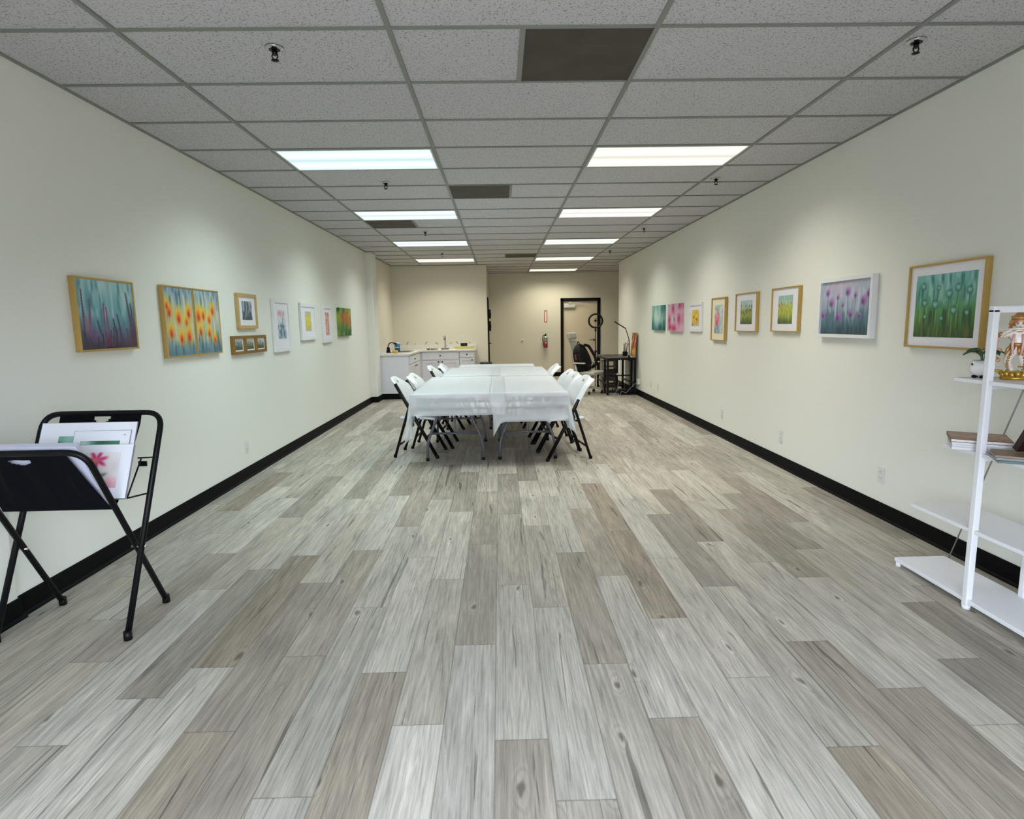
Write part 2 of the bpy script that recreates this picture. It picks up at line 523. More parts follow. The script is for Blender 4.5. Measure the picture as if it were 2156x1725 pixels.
bm = BM(); box(bm, XL - T, 3.72, YF - T, YA + T, H + 0.008, H + 0.06)
ceil = struct('ceiling', bm, tile)
def row(j):
    return 2.904 + 0.6096 * j if j <= 8 else 2.904 + 0.6096 * 8 + 0.635 * (j - 8)
LX = [-1.6946 + 1.2192 * k for k in range(5)]
bm = BM()
g = 0.012
for x in LX[:4]:
    box(bm, x - g, x + g, YF, YA if x > -0.28 else YK, H, H + 0.009)
for j in range(-8, 21):
    y = row(j)
    xa = XL if y < YK else -0.28
    xb = XR if y < YE else 3.6
    box(bm, xa, xb, y - g * 0.85, y + g * 0.85, H + 0.0005, H + 0.009)
box(bm, XL, XL + 0.02, YF, YK, H - 0.001, H + 0.009); box(bm, XR - 0.02, XR, YF, YE, H - 0.001, H + 0.009)
box(bm, XL, -0.28, YK - 0.02, YK, H - 0.001, H + 0.009); box(bm, -0.28, 3.6, YA - 0.02, YA, H - 0.001, H + 0.009)
obj('suspension_grid', bm, grid_paint, ceil)

# black rubber baseboards
BH, BT = 0.108, 0.010
def base(name, boxes):
    bm = BM()
    for b in boxes:
        box(bm, *b, 0, BH)
        cx0, cx1, cy0, cy1 = b
    struct(name, bm, black_rubber, bevel=0.004)
base('baseboard_left', [(XL, XL + BT, 2.78, 10.95), (XL + 0.018, XL + 0.018 + BT, YF, 2.79), (XL, XL + 0.115 + BT, 10.94, 10.95), (XL + 0.115, XL + 0.115 + BT, 10.95, 11.34)])
bm = BM(); prism(bm, [(XL + BT, 0), (XL + BT + 0.014, 0), (XL + BT + 0.012, 0.008), (XL + BT, 0.016)], 2.80, 10.93, 'y')
prism(bm, [(XL + 0.018 + BT, 0), (XL + BT + 0.032, 0), (XL + BT + 0.030, 0.008), (XL + 0.018 + BT, 0.016)], YF, 2.80, 'y')
prism(bm, [(XR - BT, 0), (XR - BT - 0.014, 0), (XR - BT - 0.012, 0.008), (XR - BT, 0.016)], YF, YE, 'y')
struct('trim_2', bm, black_rubber)
base('baseboard_right', [(XR - BT, XR, YF, YE)])
base('baseboard_back', [(-0.28, DX0 - 0.001, YA - BT, YA), (DX1 + 0.001, 3.6, YA - BT, YA), (-0.56, -0.28, YK - BT, YK)])

# door_1: beige door in a black frame, alcove back wall
door_beige = mat('beige door paint', 'd3c6ae', 0.55)
bm = BM(); fw = 0.078
box(bm, DX0, DX0 + fw, YA - 0.02, YA + 0.10, 0, DH); box(bm, DX1 - fw, DX1, YA - 0.02, YA + 0.10, 0, DH); box(bm, DX0, DX1, YA - 0.02, YA + 0.10, DH - fw, DH)
d1 = struct('door_1', bm, black_metal, bevel=0.003)
bm = BM(); box(bm, DX0 + fw, DX1 - fw, YA + 0.03, YA + 0.075, 0.005, DH - fw); obj('door_leaf', bm, door_beige, d1)
bm = BM(); box(bm, 1.70, 1.99, YA - 0.035, YA + 0.03, 1.80, 1.885); clo = obj('door_closer', bm, mat('silver closer', 'c2c2be', 0.4), d1, 0.006)
bm = BM(); box(bm, 1.87, 2.19, YA - 0.045, YA - 0.03, 1.915, 1.932, None); box(bm, 1.83, 1.88, YA - 0.05, YA - 0.0, 1.905, 1.945); obj('closer_arm', bm, mat('silver closer', 'b9b9b5'), clo)
bm = BM(); lathe(bm, [(0.028, 0), (0.028, 0.012)], 16, M=Matrix.Translation((2.50, YA + 0.03, 0.95)) @ Rm(90, 'X')); tube(bm, [(2.50, YA + 0.02, 0.95), (2.50, YA - 0.03, 0.95), (2.37, YA - 0.03, 0.95)], 0.010, 8); obj('door_lever', bm, mat('dark lever', '55524a', 0.35, metal=0.8), d1)

# door_2: side door of the alcove seen almost edge-on
bm = BM(); xw = -0.28
box(bm, xw - 0.10, xw + 0.022, DY0, DY0 + 0.05, 0, 2.03); box(bm, xw - 0.10, xw + 0.022, DY1 - 0.05, DY1, 0, 2.03); box(bm, xw - 0.10, xw + 0.022, DY0, DY1, 1.98, 2.03)
d2 = struct('door_2', bm, black_metal, bevel=0.003)
bm = BM(); box(bm, xw - 0.055, xw - 0.01, DY0 + 0.05, DY1 - 0.05, 0.005, 1.98); obj('door_leaf', bm, door_beige, d2)
bm = BM(); tube(bm, [(xw - 0.01, DY0 + 0.12, 0.95), (xw + 0.07, DY0 + 0.12, 0.95), (xw + 0.07, DY0 + 0.24, 0.95)], 0.010, 8); box(bm, xw - 0.01, xw + 0.006, DY0 + 0.09, DY0 + 0.15, 0.88, 1.06); obj('door_lever', bm, black_metal, d2)
def wall_box(z0, z1, round_top, label):
    t = thing('wall_holder', label, 'holder', (xw + 0.0225, DY0 + 0.025, z0))
    h = z1 - z0
    bm = BM(); box(bm, 0, 0.055, -0.022, 0.10, 0, h); obj('holder_body', bm, black_plastic, t, 0.012 if round_top else 0.003)
    bm = BM(); box(bm, 0.055, 0.062, 0.0, 0.08, h * 0.25, h * 0.6); obj('clip', bm, mat('grey clip', '3a3a3c', 0.5), t, 0.002)
wall_box(1.53, 1.745, False, 'square black holder on the side door frame, the upper of the two')
wall_box(1.24, 1.475, True, 'round-topped black holder on the side door frame, the lower of the two')

# ------------------------------------------------------------------ ceiling lights, vents, sprinklers
def lamp_mat(key):
    m = bpy.data.materials.new('lit diffuser ' + key)
    m.use_nodes = True
    nt = m.node_tree; N, L = nt.nodes, nt.links
    N.remove(N['Principled BSDF'])
    e = N.new('ShaderNodeEmission')
    tc = N.new('ShaderNodeTexCoord'); sp = N.new('ShaderNodeSeparateXYZ'); L.new(tc.outputs['Object'], sp.inputs[0])
    a = N.new('ShaderNodeMath'); a.operation = 'ABSOLUTE'; L.new(sp.outputs['Y'], a.inputs[0])
    r = N.new('ShaderNodeValToRGB'); el = r.color_ramp.elements       # two tubes behind the acrylic
    el[0].position, el[0].color = 0.0, (0.72, 0.72, 0.72, 1)
    el[1].position, el[1].color = 0.30, (0.80, 0.80, 0.80, 1)
    x = el.new(0.13); x.color = (1.15, 1.15, 1.15, 1)
    L.new(a.outputs[0], r.inputs['Fac'])
    mu = N.new('ShaderNodeMix'); mu.data_type = 'RGBA'; mu.blend_type = 'MULTIPLY'; mu.inputs['Factor'].default_value = 1
    mu.inputs['A'].default_value = (*LAMP_TINT[key], 1); L.new(r.outputs['Color'], mu.inputs['B'])
    L.new(mu.outputs['Result'], e.inputs['Color'])
    e.inputs['Strength'].default_value = LAMP_STRENGTH
    L.new(e.outputs[0], N['Material Output'].inputs['Surface'])
    return m
lamp_frame = mat('white lamp frame', 'b9bcbb', 0.5)
ORD = ['nearest', 'second', 'third', 'farthest']
def ceiling_light(key, k, j, label):
    x0, x1, y0, y1 = LX[k] + 0.014, LX[k + 1] - 0.014, row(j) + 0.012, row(j + 1) - 0.012
    cx, cy, w, d = (x0 + x1) / 2, (y0 + y1) / 2, x1 - x0, y1 - y0
    t = thing('ceiling_light', label, 'ceiling light', (cx, cy, H), 0, 'fluorescent panels in the ceiling grid')
    bm = BM(); f = 0.014
    box(bm, -w / 2, w / 2, -d / 2, -d / 2 + f, -0.002, 0.007); box(bm, -w / 2, w / 2, d / 2 - f, d / 2, -0.002, 0.007)
    box(bm, -w / 2, -w / 2 + f, -d / 2 + f, d / 2 - f, -0.002, 0.007); box(bm, w / 2 - f, w / 2, -d / 2 + f, d / 2 - f, -0.002, 0.007)
    obj('frame', bm, lamp_frame, t)
    bm = BM(); box(bm, -w / 2 + f, w / 2 - f, -d / 2 + f, d / 2 - f, 0.0, 0.007); obj('diffuser', bm, lamp_mat(key), t)
    li = bpy.data.lights.new('panel_beam', 'AREA'); li.shape = 'RECTANGLE'; li.size = w - 0.03; li.size_y = d - 0.03
    li.energy = LAMP_WATTS; li.color = LAMP_TINT[key]; li.spread = math.radians(LAMP_SPREAD)
    lo = bpy.data.objects.new('panel_beam', li); C.objects.link(lo); lo.parent = t; lo.location = (0, 0, -0.004)
for n, j in enumerate((3, 7, 11, 15)):
    ceiling_light('L%d' % (n + 1), 0, j, 'lit white ceiling panel, %s in the left row of lamps' % ORD[n] if n else 'bluish-white lit ceiling panel, nearest and largest in the left row of lamps')
for n, j in enumerate((3, 7, 11, 15, 19)):
    ceiling_light('R%d' % (n + 1), 2, j, ['warm white lit ceiling panel, nearest and largest in the right row of lamps', 'lit white ceiling panel, second in the right row of lamps',
                  'lit white ceiling panel, third in the right row of lamps', 'lit white ceiling panel, fourth in the right row of lamps', 'smallest lit ceiling panel, in the alcove in front of the door wall'][n])

def mesh_grille():
    m = bpy.data.materials.new('perforated brown grille')
    m.use_nodes = True
    nt = m.node_tree; N, L = nt.nodes, nt.links
    b = N['Principled BSDF']; b.inputs['Roughness'].default_value = 0.8
    tc = N.new('ShaderNodeTexCoord')
    v = N.new('ShaderNodeTexVoronoi'); v.inputs['Scale'].default_value = 130; v.inputs['Randomness'].default_value = 0.0
    L.new(tc.outputs['Object'], v.inputs['Vector'])
    r = N.new('ShaderNodeValToRGB'); e = r.color_ramp.elements
    e[0].position, e[0].color = 0.32, (*rgb('151412'), 1); e[1].position, e[1].color = 0.42, (*rgb('4c463d'), 1)
    L.new(v.outputs['Distance'], r.inputs['Fac'])
    n = N.new('ShaderNodeTexNoise'); n.inputs['Scale'].default_value = 5; L.new(tc.outputs['Object'], n.inputs['Vector'])
    r2 = N.new('ShaderNodeValToRGB'); r2.color_ramp.elements[0].position = 0.3; r2.color_ramp.elements[0].color = (0.75, 0.72, 0.68, 1); r2.color_ramp.elements[1].position = 0.7
    L.new(n.outputs['Fac'], r2.inputs['Fac'])
    mu = N.new('ShaderNodeMix'); mu.data_type = 'RGBA'; mu.blend_type = 'MULTIPLY'; mu.inputs['Factor'].default_value = 1
    L.new(r.outputs['Color'], mu.inputs['A']); L.new(r2.outputs['Color'], mu.inputs['B']); L.new(mu.outputs['Result'], b.inputs['Base Color'])
    return m
grille = mesh_grille()
def vent(x0, x1, j, side, label):
    y0, y1 = row(j) + 0.012, row(j + 1) - 0.012
    cx, cy, w, d = (x0 + x1) / 2, (y0 + y1) / 2, x1 - x0, y1 - y0
    t = thing('ceiling_vent', label, 'vent', (cx, cy, H), 0, 'brown return grilles in the ceiling')
    bm = BM(); box(bm, -w / 2, w / 2, -d / 2, d / 2, 0.003, 0.0075); obj('grille', bm, grille, t)
    bm = BM(); s = -w / 2 if side < 0 else w / 2
    box(bm, s - (0.024 if side < 0 else 0), s + (0.024 if side > 0 else 0), -d / 2, d / 2, -0.001, 0.0075); obj('cross_tee', bm, grid_paint, t)
vent(LX[1] + 0.62, LX[2] - 0.013, 0, -1, 'large brown perforated ceiling grille, nearest to the front')
vent(LX[1] + 0.013, LX[1] + 0.60, 5, 1, 'brown ceiling grille between the nearest and second pairs of lamps')
vent(LX[0] + 0.013, LX[0] + 0.60, 8, 1, 'brown ceiling grille right behind the second lamp of the left row')
vent(LX[1] + 0.62, LX[2] - 0.013, 14, -1, 'small far brown ceiling grille beside the fourth lamp of the right row')

spr_dark = mat('dark sprinkler metal', '1b1a1a', 0.4, metal=0.6)
def make_sprinkler(loc, label):
    t = thing('ceiling_sprinkler', label, 'sprinkler', loc, 0, 'sprinkler heads in the ceiling')
    bm = BM(); lathe(bm, [(0.0275, -0.004), (0.036, -0.004), (0.044, -0.001), (0.045, 0.0065), (0.0275, 0.0065)], 24); obj('escutcheon', bm, chrome, t)
    bm = BM(); lathe(bm, [(0.026, -0.0055), (0.027, -0.0045)], 20)
    lathe(bm, [(0.011, -0.028), (0.013, -0.006)], 14)
    for s in (-1, 1): tube(bm, [(s * 0.011, 0, -0.02), (s * 0.014, 0, -0.035), (s * 0.004, 0, -0.05)], 0.003, 6)
    obj('head', bm, spr_dark, t)
    bm = BM(); lathe(bm, [(0.004, -0.056), (0.018, -0.053), (0.018, -0.050), (0.004, -0.048)], 16); obj('deflector', bm, spr_dark, t)
    return t
s0 = make_sprinkler((-1.054, 3.09, H), 'dark sprinkler head in the near left ceiling, largest on the left')
for x, y, l in ((-1.038, 5.82, 'sprinkler head behind the nearest left lamp'), (-1.032, 8.76, 'sprinkler head between the second and third left lamps'), (-1.039, 11.35, 'tiny sprinkler head just in front of the farthest left lamp'),
                (2.05, 3.07, 'dark sprinkler head in the near right ceiling corner, largest on the right'), (2.064, 5.81, 'sprinkler head to the right behind the nearest right lamp'),
                (2.08, 8.70, 'sprinkler head to the right behind the second right lamp'), (2.069, 11.28, 'tiny sprinkler head to the right behind the third right lamp')):
    dup(s0, (x, y, H), 0, l)

# ------------------------------------------------------------------ paintings: colour fields computed in code and stored on a grid mesh
def srgb_lin(a):
    a = np.clip(a, 0, 1)
    return np.where(a <= 0.04045, a / 12.92, ((a + 0.055) / 1.055) ** 2.4)
def hx(h):
    return np.array([int(h[i:i + 2], 16) / 255.0 for i in (0, 2, 4)])
def vnoise(w, h, nx, ny):
    g = RNG.random((ny + 2, nx + 2))
    X = np.linspace(0, nx, w); Y = np.linspace(0, ny, h)
    xi, yi = X.astype(int), Y.astype(int)
    fx, fy = X - xi, Y - yi
    fx, fy = fx * fx * (3 - 2 * fx), fy * fy * (3 - 2 * fy)
    a = g[np.ix_(yi, xi)]; b = g[np.ix_(yi, xi + 1)]; c = g[np.ix_(yi + 1, xi)]; d = g[np.ix_(yi + 1, xi + 1)]
    fx = fx[None, :]; fy = fy[:, None]
    return (a * (1 - fx) + b * fx) * (1 - fy) + (c * (1 - fx) + d * fx) * fy
class Paint:
    def __init__(s, w, h):
        s.w, s.h = w, h
        s.v, s.u = np.meshgrid(np.linspace(0, 1, h), np.linspace(0, 1, w), indexing='ij')
        s.a = np.zeros((h, w, 3))
    def grad(s, stops, wob=0.12):
        """vertical wash, stops = [(v, hex)] from bottom to top, with streaky edges"""
        t = s.v + wob * (vnoise(s.w, s.h, 14, 3) - 0.5) + 0.5 * wob * (vnoise(s.w, s.h, 40, 4) - 0.5)
        p = [q[0] for q in stops]
        for k in range(3):
            s.a[..., k] = np.interp(t, p, [hx(q[1])[k] for q in stops])
        return s
    def mix(s, m, col):
        m = np.clip(m, 0, 1)[..., None]
        s.a = s.a * (1 - m) + hx(col) * m
        return s
    def streak(s, col, amt, nx=30, ny=3, lo=0.5, hi=0.8, v0=0.0, v1=1.0):
        n = np.clip((vnoise(s.w, s.h, nx, ny) - lo) / (hi - lo), 0, 1)
        win = np.clip((s.v - v0) / 0.12 + 0.5, 0, 1) * np.clip((v1 - s.v) / 0.12 + 0.5, 0, 1)
        return s.mix(n * amt * win, col)
    def blob(s, u, v, ru, rv, col, amt=1.0, soft=2.0, rot=0.0):
        c, d = math.cos(rot), math.sin(rot)
        x, y = s.u - u, s.v - v
        q = ((x * c + y * d) / ru) ** 2 + ((-x * d + y * c) / rv) ** 2
        return s.mix(amt * np.exp(-q ** (soft / 2) * 1.0), col)
    def line(s, u0, v0, u1, v1, wd, col, amt=1.0, curve=0.0):
        dv = (v1 - v0) or 1e-6
        t = (s.v - v0) / dv
        uc = u0 + (u1 - u0) * t + curve * np.sin(np.clip(t, 0, 1) * math.pi)
        ins = np.clip(t * 30 + 0.5, 0, 1) * np.clip((1 - t) * 30 + 0.5, 0, 1)
        return s.mix(amt * ins * np.exp(-((s.u - uc) / wd) ** 2), col)
    def speck(s, cols, n, r, v0=0, v1=1, amt=0.8):
        for i in range(n):
            s.blob(RNG.random(), v0 + (v1 - v0) * RNG.random(), r * (0.6 + RNG.random()), r * (0.6 + RNG.random()), cols[i % len(cols)], amt)
        return s

def art_mesh(name, P, W, Hh, y, parent, m, yb=None):
    """grid in the local x-z plane at depth y, facing -y; with a thickness back to yb"""
    h, w = P.h, P.w
    X = np.linspace(-W / 2, W / 2, w); Z = np.linspace(-Hh / 2, Hh / 2, h)
    zz, xx = np.meshgrid(Z, X, indexing='ij')
    V = np.stack([xx, np.full_like(xx, y), zz], -1).reshape(-1, 3)
    idx = np.arange(h * w).reshape(h, w)
    F = np.stack([idx[:-1, :-1], idx[:-1, 1:], idx[1:, 1:], idx[1:, :-1]], -1).reshape(-1, 4).tolist()
    col = np.concatenate([srgb_lin(P.a.reshape(-1, 3)), np.ones((h * w, 1))], 1)
    verts = V.tolist()
    if yb is not None:
        border = list(idx[0, :]) + list(idx[1:, -1]) + list(idx[-1, -2::-1]) + list(idx[-2:0:-1, 0])
        n0 = len(verts)
        verts += [(verts[i][0], yb, verts[i][2]) for i in border]
        col = np.concatenate([col, col[border]], 0)
        nb = len(border)
        for k in range(nb):
            a, b2 = border[k], border[(k + 1) % nb]
            F.append([int(b2), int(a), n0 + k, n0 + (k + 1) % nb])
        F.append([n0 + k for k in range(nb)])
    me = bpy.data.meshes.new(name)
    me.from_pydata(verts, [], F)
    a = me.color_attributes.new('paint', 'FLOAT_COLOR', 'POINT')
    a.data.foreach_set('color', col.astype('f').ravel())
    me.materials.append(m)
    o = bpy.data.objects.new(name, me)
    C.objects.link(o)
    o.parent = parent
    return o
art_gloss = attr_mat('painting behind glass', 0.5, coat=0.35)
art_matte = attr_mat('painted canvas', 0.6, coat=0.0)

def picture(side, y0, y1, z0, z1, label, P, fw=0.012, depth=0.032, fmat=None, board=None, bw=(0, 0), bdir=0.0, gloss=True, name='framed_painting', group=None, cat='painting'):
    W, Hh = abs(y1 - y0), z1 - z0
    wx, rz = (XL, math.pi / 2) if side == 'L' else (XR, -math.pi / 2)
    t = thing(name, label, cat, (wx, (y0 + y1) / 2, (z0 + z1) / 2), rz, group)
    m = art_gloss if gloss else art_matte
    if fmat is None:
        art_mesh('canvas', P, W, Hh, -depth, t, m, yb=-0.001)
        return t
    bm = BM(); ring(bm, W, Hh, fw, -0.001, -depth); obj('frame', bm, fmat, t, 0.0015)
    iw, ih = W - 2 * fw + 0.002, Hh - 2 * fw + 0.002
    if board:
        bm = BM(); box(bm, -iw / 2, iw / 2, -depth * 0.62, -0.002, -ih / 2, ih / 2); obj('mat_board', bm, board, t)
        o = art_mesh('artwork', P, iw - 2 * bw[0], ih - 2 * bw[1], -depth * 0.62 - 0.0015, t, m, yb=-depth * 0.62)
        o.location.z = bdir
    else:
        art_mesh('artwork', P, iw, ih, -depth * (0.85 if fw < 0.02 else 0.6), t, m, yb=-0.002)
    return t

# --- left wall, near to far
p = Paint(170, 140).grad([(0, '3a2b38'), (0.1, '4a3a55'), (0.22, '55617c'), (0.38, '5d8a97'), (0.6, '6fa9ac'), (0.85, '93bcbc'), (1, 'a3c4c2')])
p.streak('2f6f7d', 0.6, 26, 3, 0.5, 0.8, 0.3, 1.0).streak('c2d8d6', 0.5, 22, 4, 0.55, 0.85, 0.45, 1.0).blob(0.08, 0.1, 0.16, 0.3, '2c3446', 0.7).blob(0.95, 0.15, 0.12, 0.35, '39405a', 0.7)
p.blob(0.12, 0.35, 0.07, 0.14, 'a6748f', 0.6).blob(0.25, 0.2, 0.08, 0.1, '6d4f86', 0.6).blob(0.9, 0.12, 0.06, 0.06, '8d3540', 0.6).blob(0.5, 0.12, 0.08, 0.08, '7a3a66', 0.6)
for u0, u1, vt, c in ((0.06, 0.08, 0.86, '4b2d4c'), (0.13, 0.20, 0.72, '9a3563'), (0.40, 0.43, 0.68, '84305e'), (0.47, 0.47, 0.62, '962e60'), (0.92, 0.86, 0.86, '4d2a44'), (0.97, 0.88, 0.62, '5a3354'),
                      (0.62, 0.58, 0.45, '2d3a49'), (0.72, 0.66, 0.52, '33384f'), (0.38, 0.30, 0.42, '26414c'), (0.98, 0.93, 0.70, '403050')):
    p.line(u0, 0.02, u1, vt, 0.010, c, 0.85, 0.01)
    for k in range(9):
        q = 0.55 + 0.45 * k / 9
        p.blob(u0 + (u1 - u0) * q, vt * q, 0.010, 0.016, c, 0.9)
for k in range(26):
    u = RNG.random(); p.line(u, 0, u + (RNG.random() - 0.5) * 0.12, 0.12 + 0.22 * RNG.random(), 0.008, ['241a2e', '2e2438', '5a2c4c', '1f3340'][k % 4], 0.8)
picture('L', 3.405, 3.945, 1.268, 1.692, 'teal and purple painting with pink spikes, gold framed, nearest on the left wall', p, 0.012, 0.035, gold_frame)

def poppies(seed, spots):
    p = Paint(120, 150).grad([(0, '5f8390'), (0.25, '8aa3a2'), (0.5, 'b3b8a8'), (0.75, '9fb2b5'), (1, '8aa6b2')])
    p.streak('35566b', 0.75, 22, 5, 0.5, 0.8, 0.72, 1.0).streak('2f5668', 0.7, 22, 4, 0.5, 0.82, 0.0, 0.32).streak('d6d4cd', 0.6, 20, 5, 0.55, 0.8, 0.2, 1.0).streak('d9c77a', 0.3, 12, 8, 0.5, 0.8, 0.2, 0.7)
    for u, v, r in spots:
        p.line(u, 0, u, v, 0.008, '49707c', 0.5)
        p.blob(u - 0.01, v + 0.035, r * 1.35, r * 1.25, 'f0d23a', 0.85).blob(u + 0.02, v + 0.0, r * 0.95, r * 0.95, 'f2a02c', 0.9).blob(u, v - 0.025, r * 0.65, r * 0.75, 'd9432c', 0.95).blob(u + 0.01, v - 0.045, r * 0.35, r * 0.4, 'a82c30', 0.7)
    return p
picture('L', 4.280, 4.692, 1.186, 1.700, 'orange and yellow poppy painting in a thin gold frame, left panel of the pair', poppies(1, [(0.14, 0.66, 0.09), (0.08, 0.75, 0.06), (0.45, 0.57, 0.10), (0.72, 0.51, 0.08), (0.82, 0.65, 0.085), (0.16, 0.36, 0.09), (0.5, 0.27, 0.09), (0.78, 0.30, 0.10)]), 0.010, 0.035, gold_frame, group=None)
picture('L', 4.700, 5.112, 1.186, 1.700, 'orange and yellow poppy painting in a thin gold frame, right panel of the pair', poppies(2, [(0.13, 0.60, 0.12), (0.32, 0.62, 0.08), (0.72, 0.70, 0.085), (0.55, 0.55, 0.08), (0.17, 0.37, 0.08), (0.52, 0.34, 0.08), (0.75, 0.23, 0.075)]), 0.010, 0.035, gold_frame)

p = Paint(70, 80).grad([(0, '3f4c56'), (0.5, '8193a0'), (1, '9fb0ba')]); p.streak('2b3844', 0.8, 14, 3, 0.45, 0.75).streak('c2cdd3', 0.5, 12, 4, 0.55, 0.8)
p.line(0.55, 0, 0.55, 1, 0.05, '27333e', 0.8).line(0.3, 0, 0.28, 0.8, 0.025, '34434f', 0.6)
picture('L', 5.490, 5.915, 1.387, 1.708, 'grey-blue misty forest print in an oak gold frame above the row of three small frames', p, 0.030, 0.030, oak_gold, mat_board, (0.075, 0.045), 0.006)
for k, nm in enumerate(('left', 'middle', 'right')):
    p = Paint(50, 50).grad([(0, '3d4f33'), (0.35, '5d6f52'), (0.6, ['7c8f92', '8c9a83', 'a9a9b4'][k]), (1, ['9fb0b0', 'b7bba6', 'c6c3cc'][k])])
    for q in range(12): p.blob(RNG.random(), 0.45 + 0.4 * RNG.random(), 0.05, 0.06, ['3b4a58', '5a4a3a', '4a4050'][k], 0.8)
    p.streak('2d3b26', 0.7, 16, 3, 0.5, 0.8, 0, 0.4)
    picture('L', 5.337 + 0.2485 * k, 5.337 + 0.2485 * k + 0.246, 1.157, 1.322, 'small dark gold framed flower print, %s of the row of three small frames' % nm, p, 0.026, 0.034, bronze_gold, mat_board, (0.02, 0.014))
p = Paint(70, 100).grad([(0, '9db4c4'), (0.4, 'c3cfd6'), (1, 'dcd9dc')]); p.blob(0.28, 0.88, 0.28, 0.12, 'd889ab', 0.9).blob(0.75, 0.85, 0.2, 0.1, 'e3b9c6', 0.5)
p.line(0.45, 0.35, 0.75, 0.95, 0.06, '6f8797', 0.8).blob(0.55, 0.42, 0.35, 0.06, '486c86', 0.9).blob(0.35, 0.25, 0.14, 0.22, '3f668b', 0.85).blob(0.7, 0.2, 0.1, 0.22, '4e7596', 0.7).streak('33597c', 0.7, 10, 5, 0.5, 0.8, 0, 0.5).streak('e6e8ea', 0.6, 8, 8, 0.5, 0.8)
picture('L', 6.345, 6.825, 1.133, 1.700, 'tall white frame with a pink and blue abstract print on the left wall', p, 0.045, 0.030, white_frame, mat_board, (0.075, 0.085), 0.01)
p = Paint(60, 80).grad([(0, 'b9b9a2'), (0.35, 'd8c23f'), (0.6, 'e2cf4c'), (1, 'b7bcae')]); p.streak('d0b41e', 0.7, 12, 6, 0.45, 0.75, 0.2, 0.8).streak('a9a88e', 0.6, 12, 4, 0.5, 0.8).speck(['efe070', 'c9ab20'], 40, 0.03, 0.3, 0.75)
picture('L', 7.205, 7.775, 1.236, 1.684, 'white frame with a yellow flower print on the left wall', p, 0.045, 0.030, white_frame, mat_board, (0.13, 0.06), 0.005)
p = Paint(50, 110).grad([(0, 'd9b2a6'), (1, 'dcb4aa')]); p.speck(['cf5a4e', 'e0786a', 'c9483f', 'efd3c4', '9d8a7d'], 150, 0.05, 0, 1, 0.75)
picture('L', 8.100, 8.512, 1.182, 1.687, 'narrow white frame with a red speckled print on the left wall', p, 0.045, 0.030, white_frame, mat_board, (0.075, 0.055), 0.0)
p = Paint(80, 80).grad([(0, '2f5a2a'), (0.4, '5a8a3a'), (0.7, '86a83f'), (1, '6f9a4a')]); p.streak('234a24', 0.8, 14, 3, 0.5, 0.8).streak('b9c24a', 0.6, 14, 3, 0.5, 0.8)
for u, v in ((0.15, 0.62), (0.42, 0.55), (0.45, 0.75), (0.68, 0.62), (0.85, 0.5), (0.7, 0.78)): p.blob(u, v, 0.09, 0.17, 'c8472c', 0.9).blob(u + 0.03, v - 0.05, 0.05, 0.1, 'd9803a', 0.8)
picture('L', 8.875, 9.550, 1.257, 1.672, 'unframed green canvas with red tulips, farthest on the left wall', p, depth=0.04, gloss=False, name='canvas_painting')

# --- right wall, near to far
p = Paint(200, 170).grad([(0, '2a4a1f'), (0.2, '3d6a2f'), (0.45, '4f8a57'), (0.7, '5fa08f'), (1, '79b3ad')])
p.streak('1f6a63', 0.7, 34, 3, 0.5, 0.8, 0.5, 1.0).streak('b9d4cf', 0.55, 24, 4, 0.55, 0.85, 0.55, 1.0).streak('1d3a18', 0.75, 40, 3, 0.5, 0.8, 0, 0.45).streak('8fae5a', 0.5, 40, 3, 0.55, 0.85, 0.0, 0.55).streak('7a6a2c', 0.5, 30, 2, 0.6, 0.85, 0, 0.25)
def heart(p, u, v, r, ln):
    p.line(u - 0.01, v - ln, u, v - r * 0.9, 0.006, '1f4f3a', 0.8, 0.004)
    p.blob(u, v, r * 1.15, r * 1.45, '1f5648', 0.85, 5)
    p.blob(u - r * 0.32, v + r * 0.2, r * 0.5, r * 0.62, '9fcabc', 0.85).blob(u + r * 0.32, v + r * 0.2, r * 0.5, r * 0.62, '8fc2b4', 0.8).blob(u, v - r * 0.35, r * 0.42, r * 0.55, '8fc0ac', 0.8)
for u, v, r, ln in ((0.58, 0.68, 0.05, 0.28), (0.72, 0.77, 0.045, 0.25), (0.36, 0.52, 0.055, 0.35), (0.67, 0.42, 0.05, 0.25), (0.17, 0.55, 0.045, 0.3), (0.19, 0.33, 0.03, 0.2), (0.90, 0.72, 0.045, 0.3), (0.88, 0.38, 0.035, 0.22), (0.13, 0.82, 0.045, 0.3), (0.48, 0.30, 0.03, 0.2), (0.40, 0.78, 0.03, 0.2)): heart(p, u, v, r, ln)
picture('R', 3.825, 3.212, 1.200, 1.706, 'green heart-flower meadow painting, largest picture on the right wall, gold frame', p, 0.012, 0.036, gold_frame, mat_board, (0.055, 0.055))
p = Paint(180, 130).grad([(0, '2b444c'), (0.18, '476b74'), (0.42, '7d93a1'), (0.7, 'aab0c0'), (1, '9fadb8')])
p.streak('2c5560', 0.6, 30, 3, 0.5, 0.8, 0, 0.45).streak('c8c9d6', 0.6, 26, 4, 0.55, 0.85, 0.3, 1).blob(0.3, 0.9, 0.2, 0.12, 'c7a9c4', 0.5).blob(0.55, 0.95, 0.15, 0.1, 'd0b4c8', 0.5).streak('1e3440', 0.7, 40, 2, 0.5, 0.8, 0, 0.16)
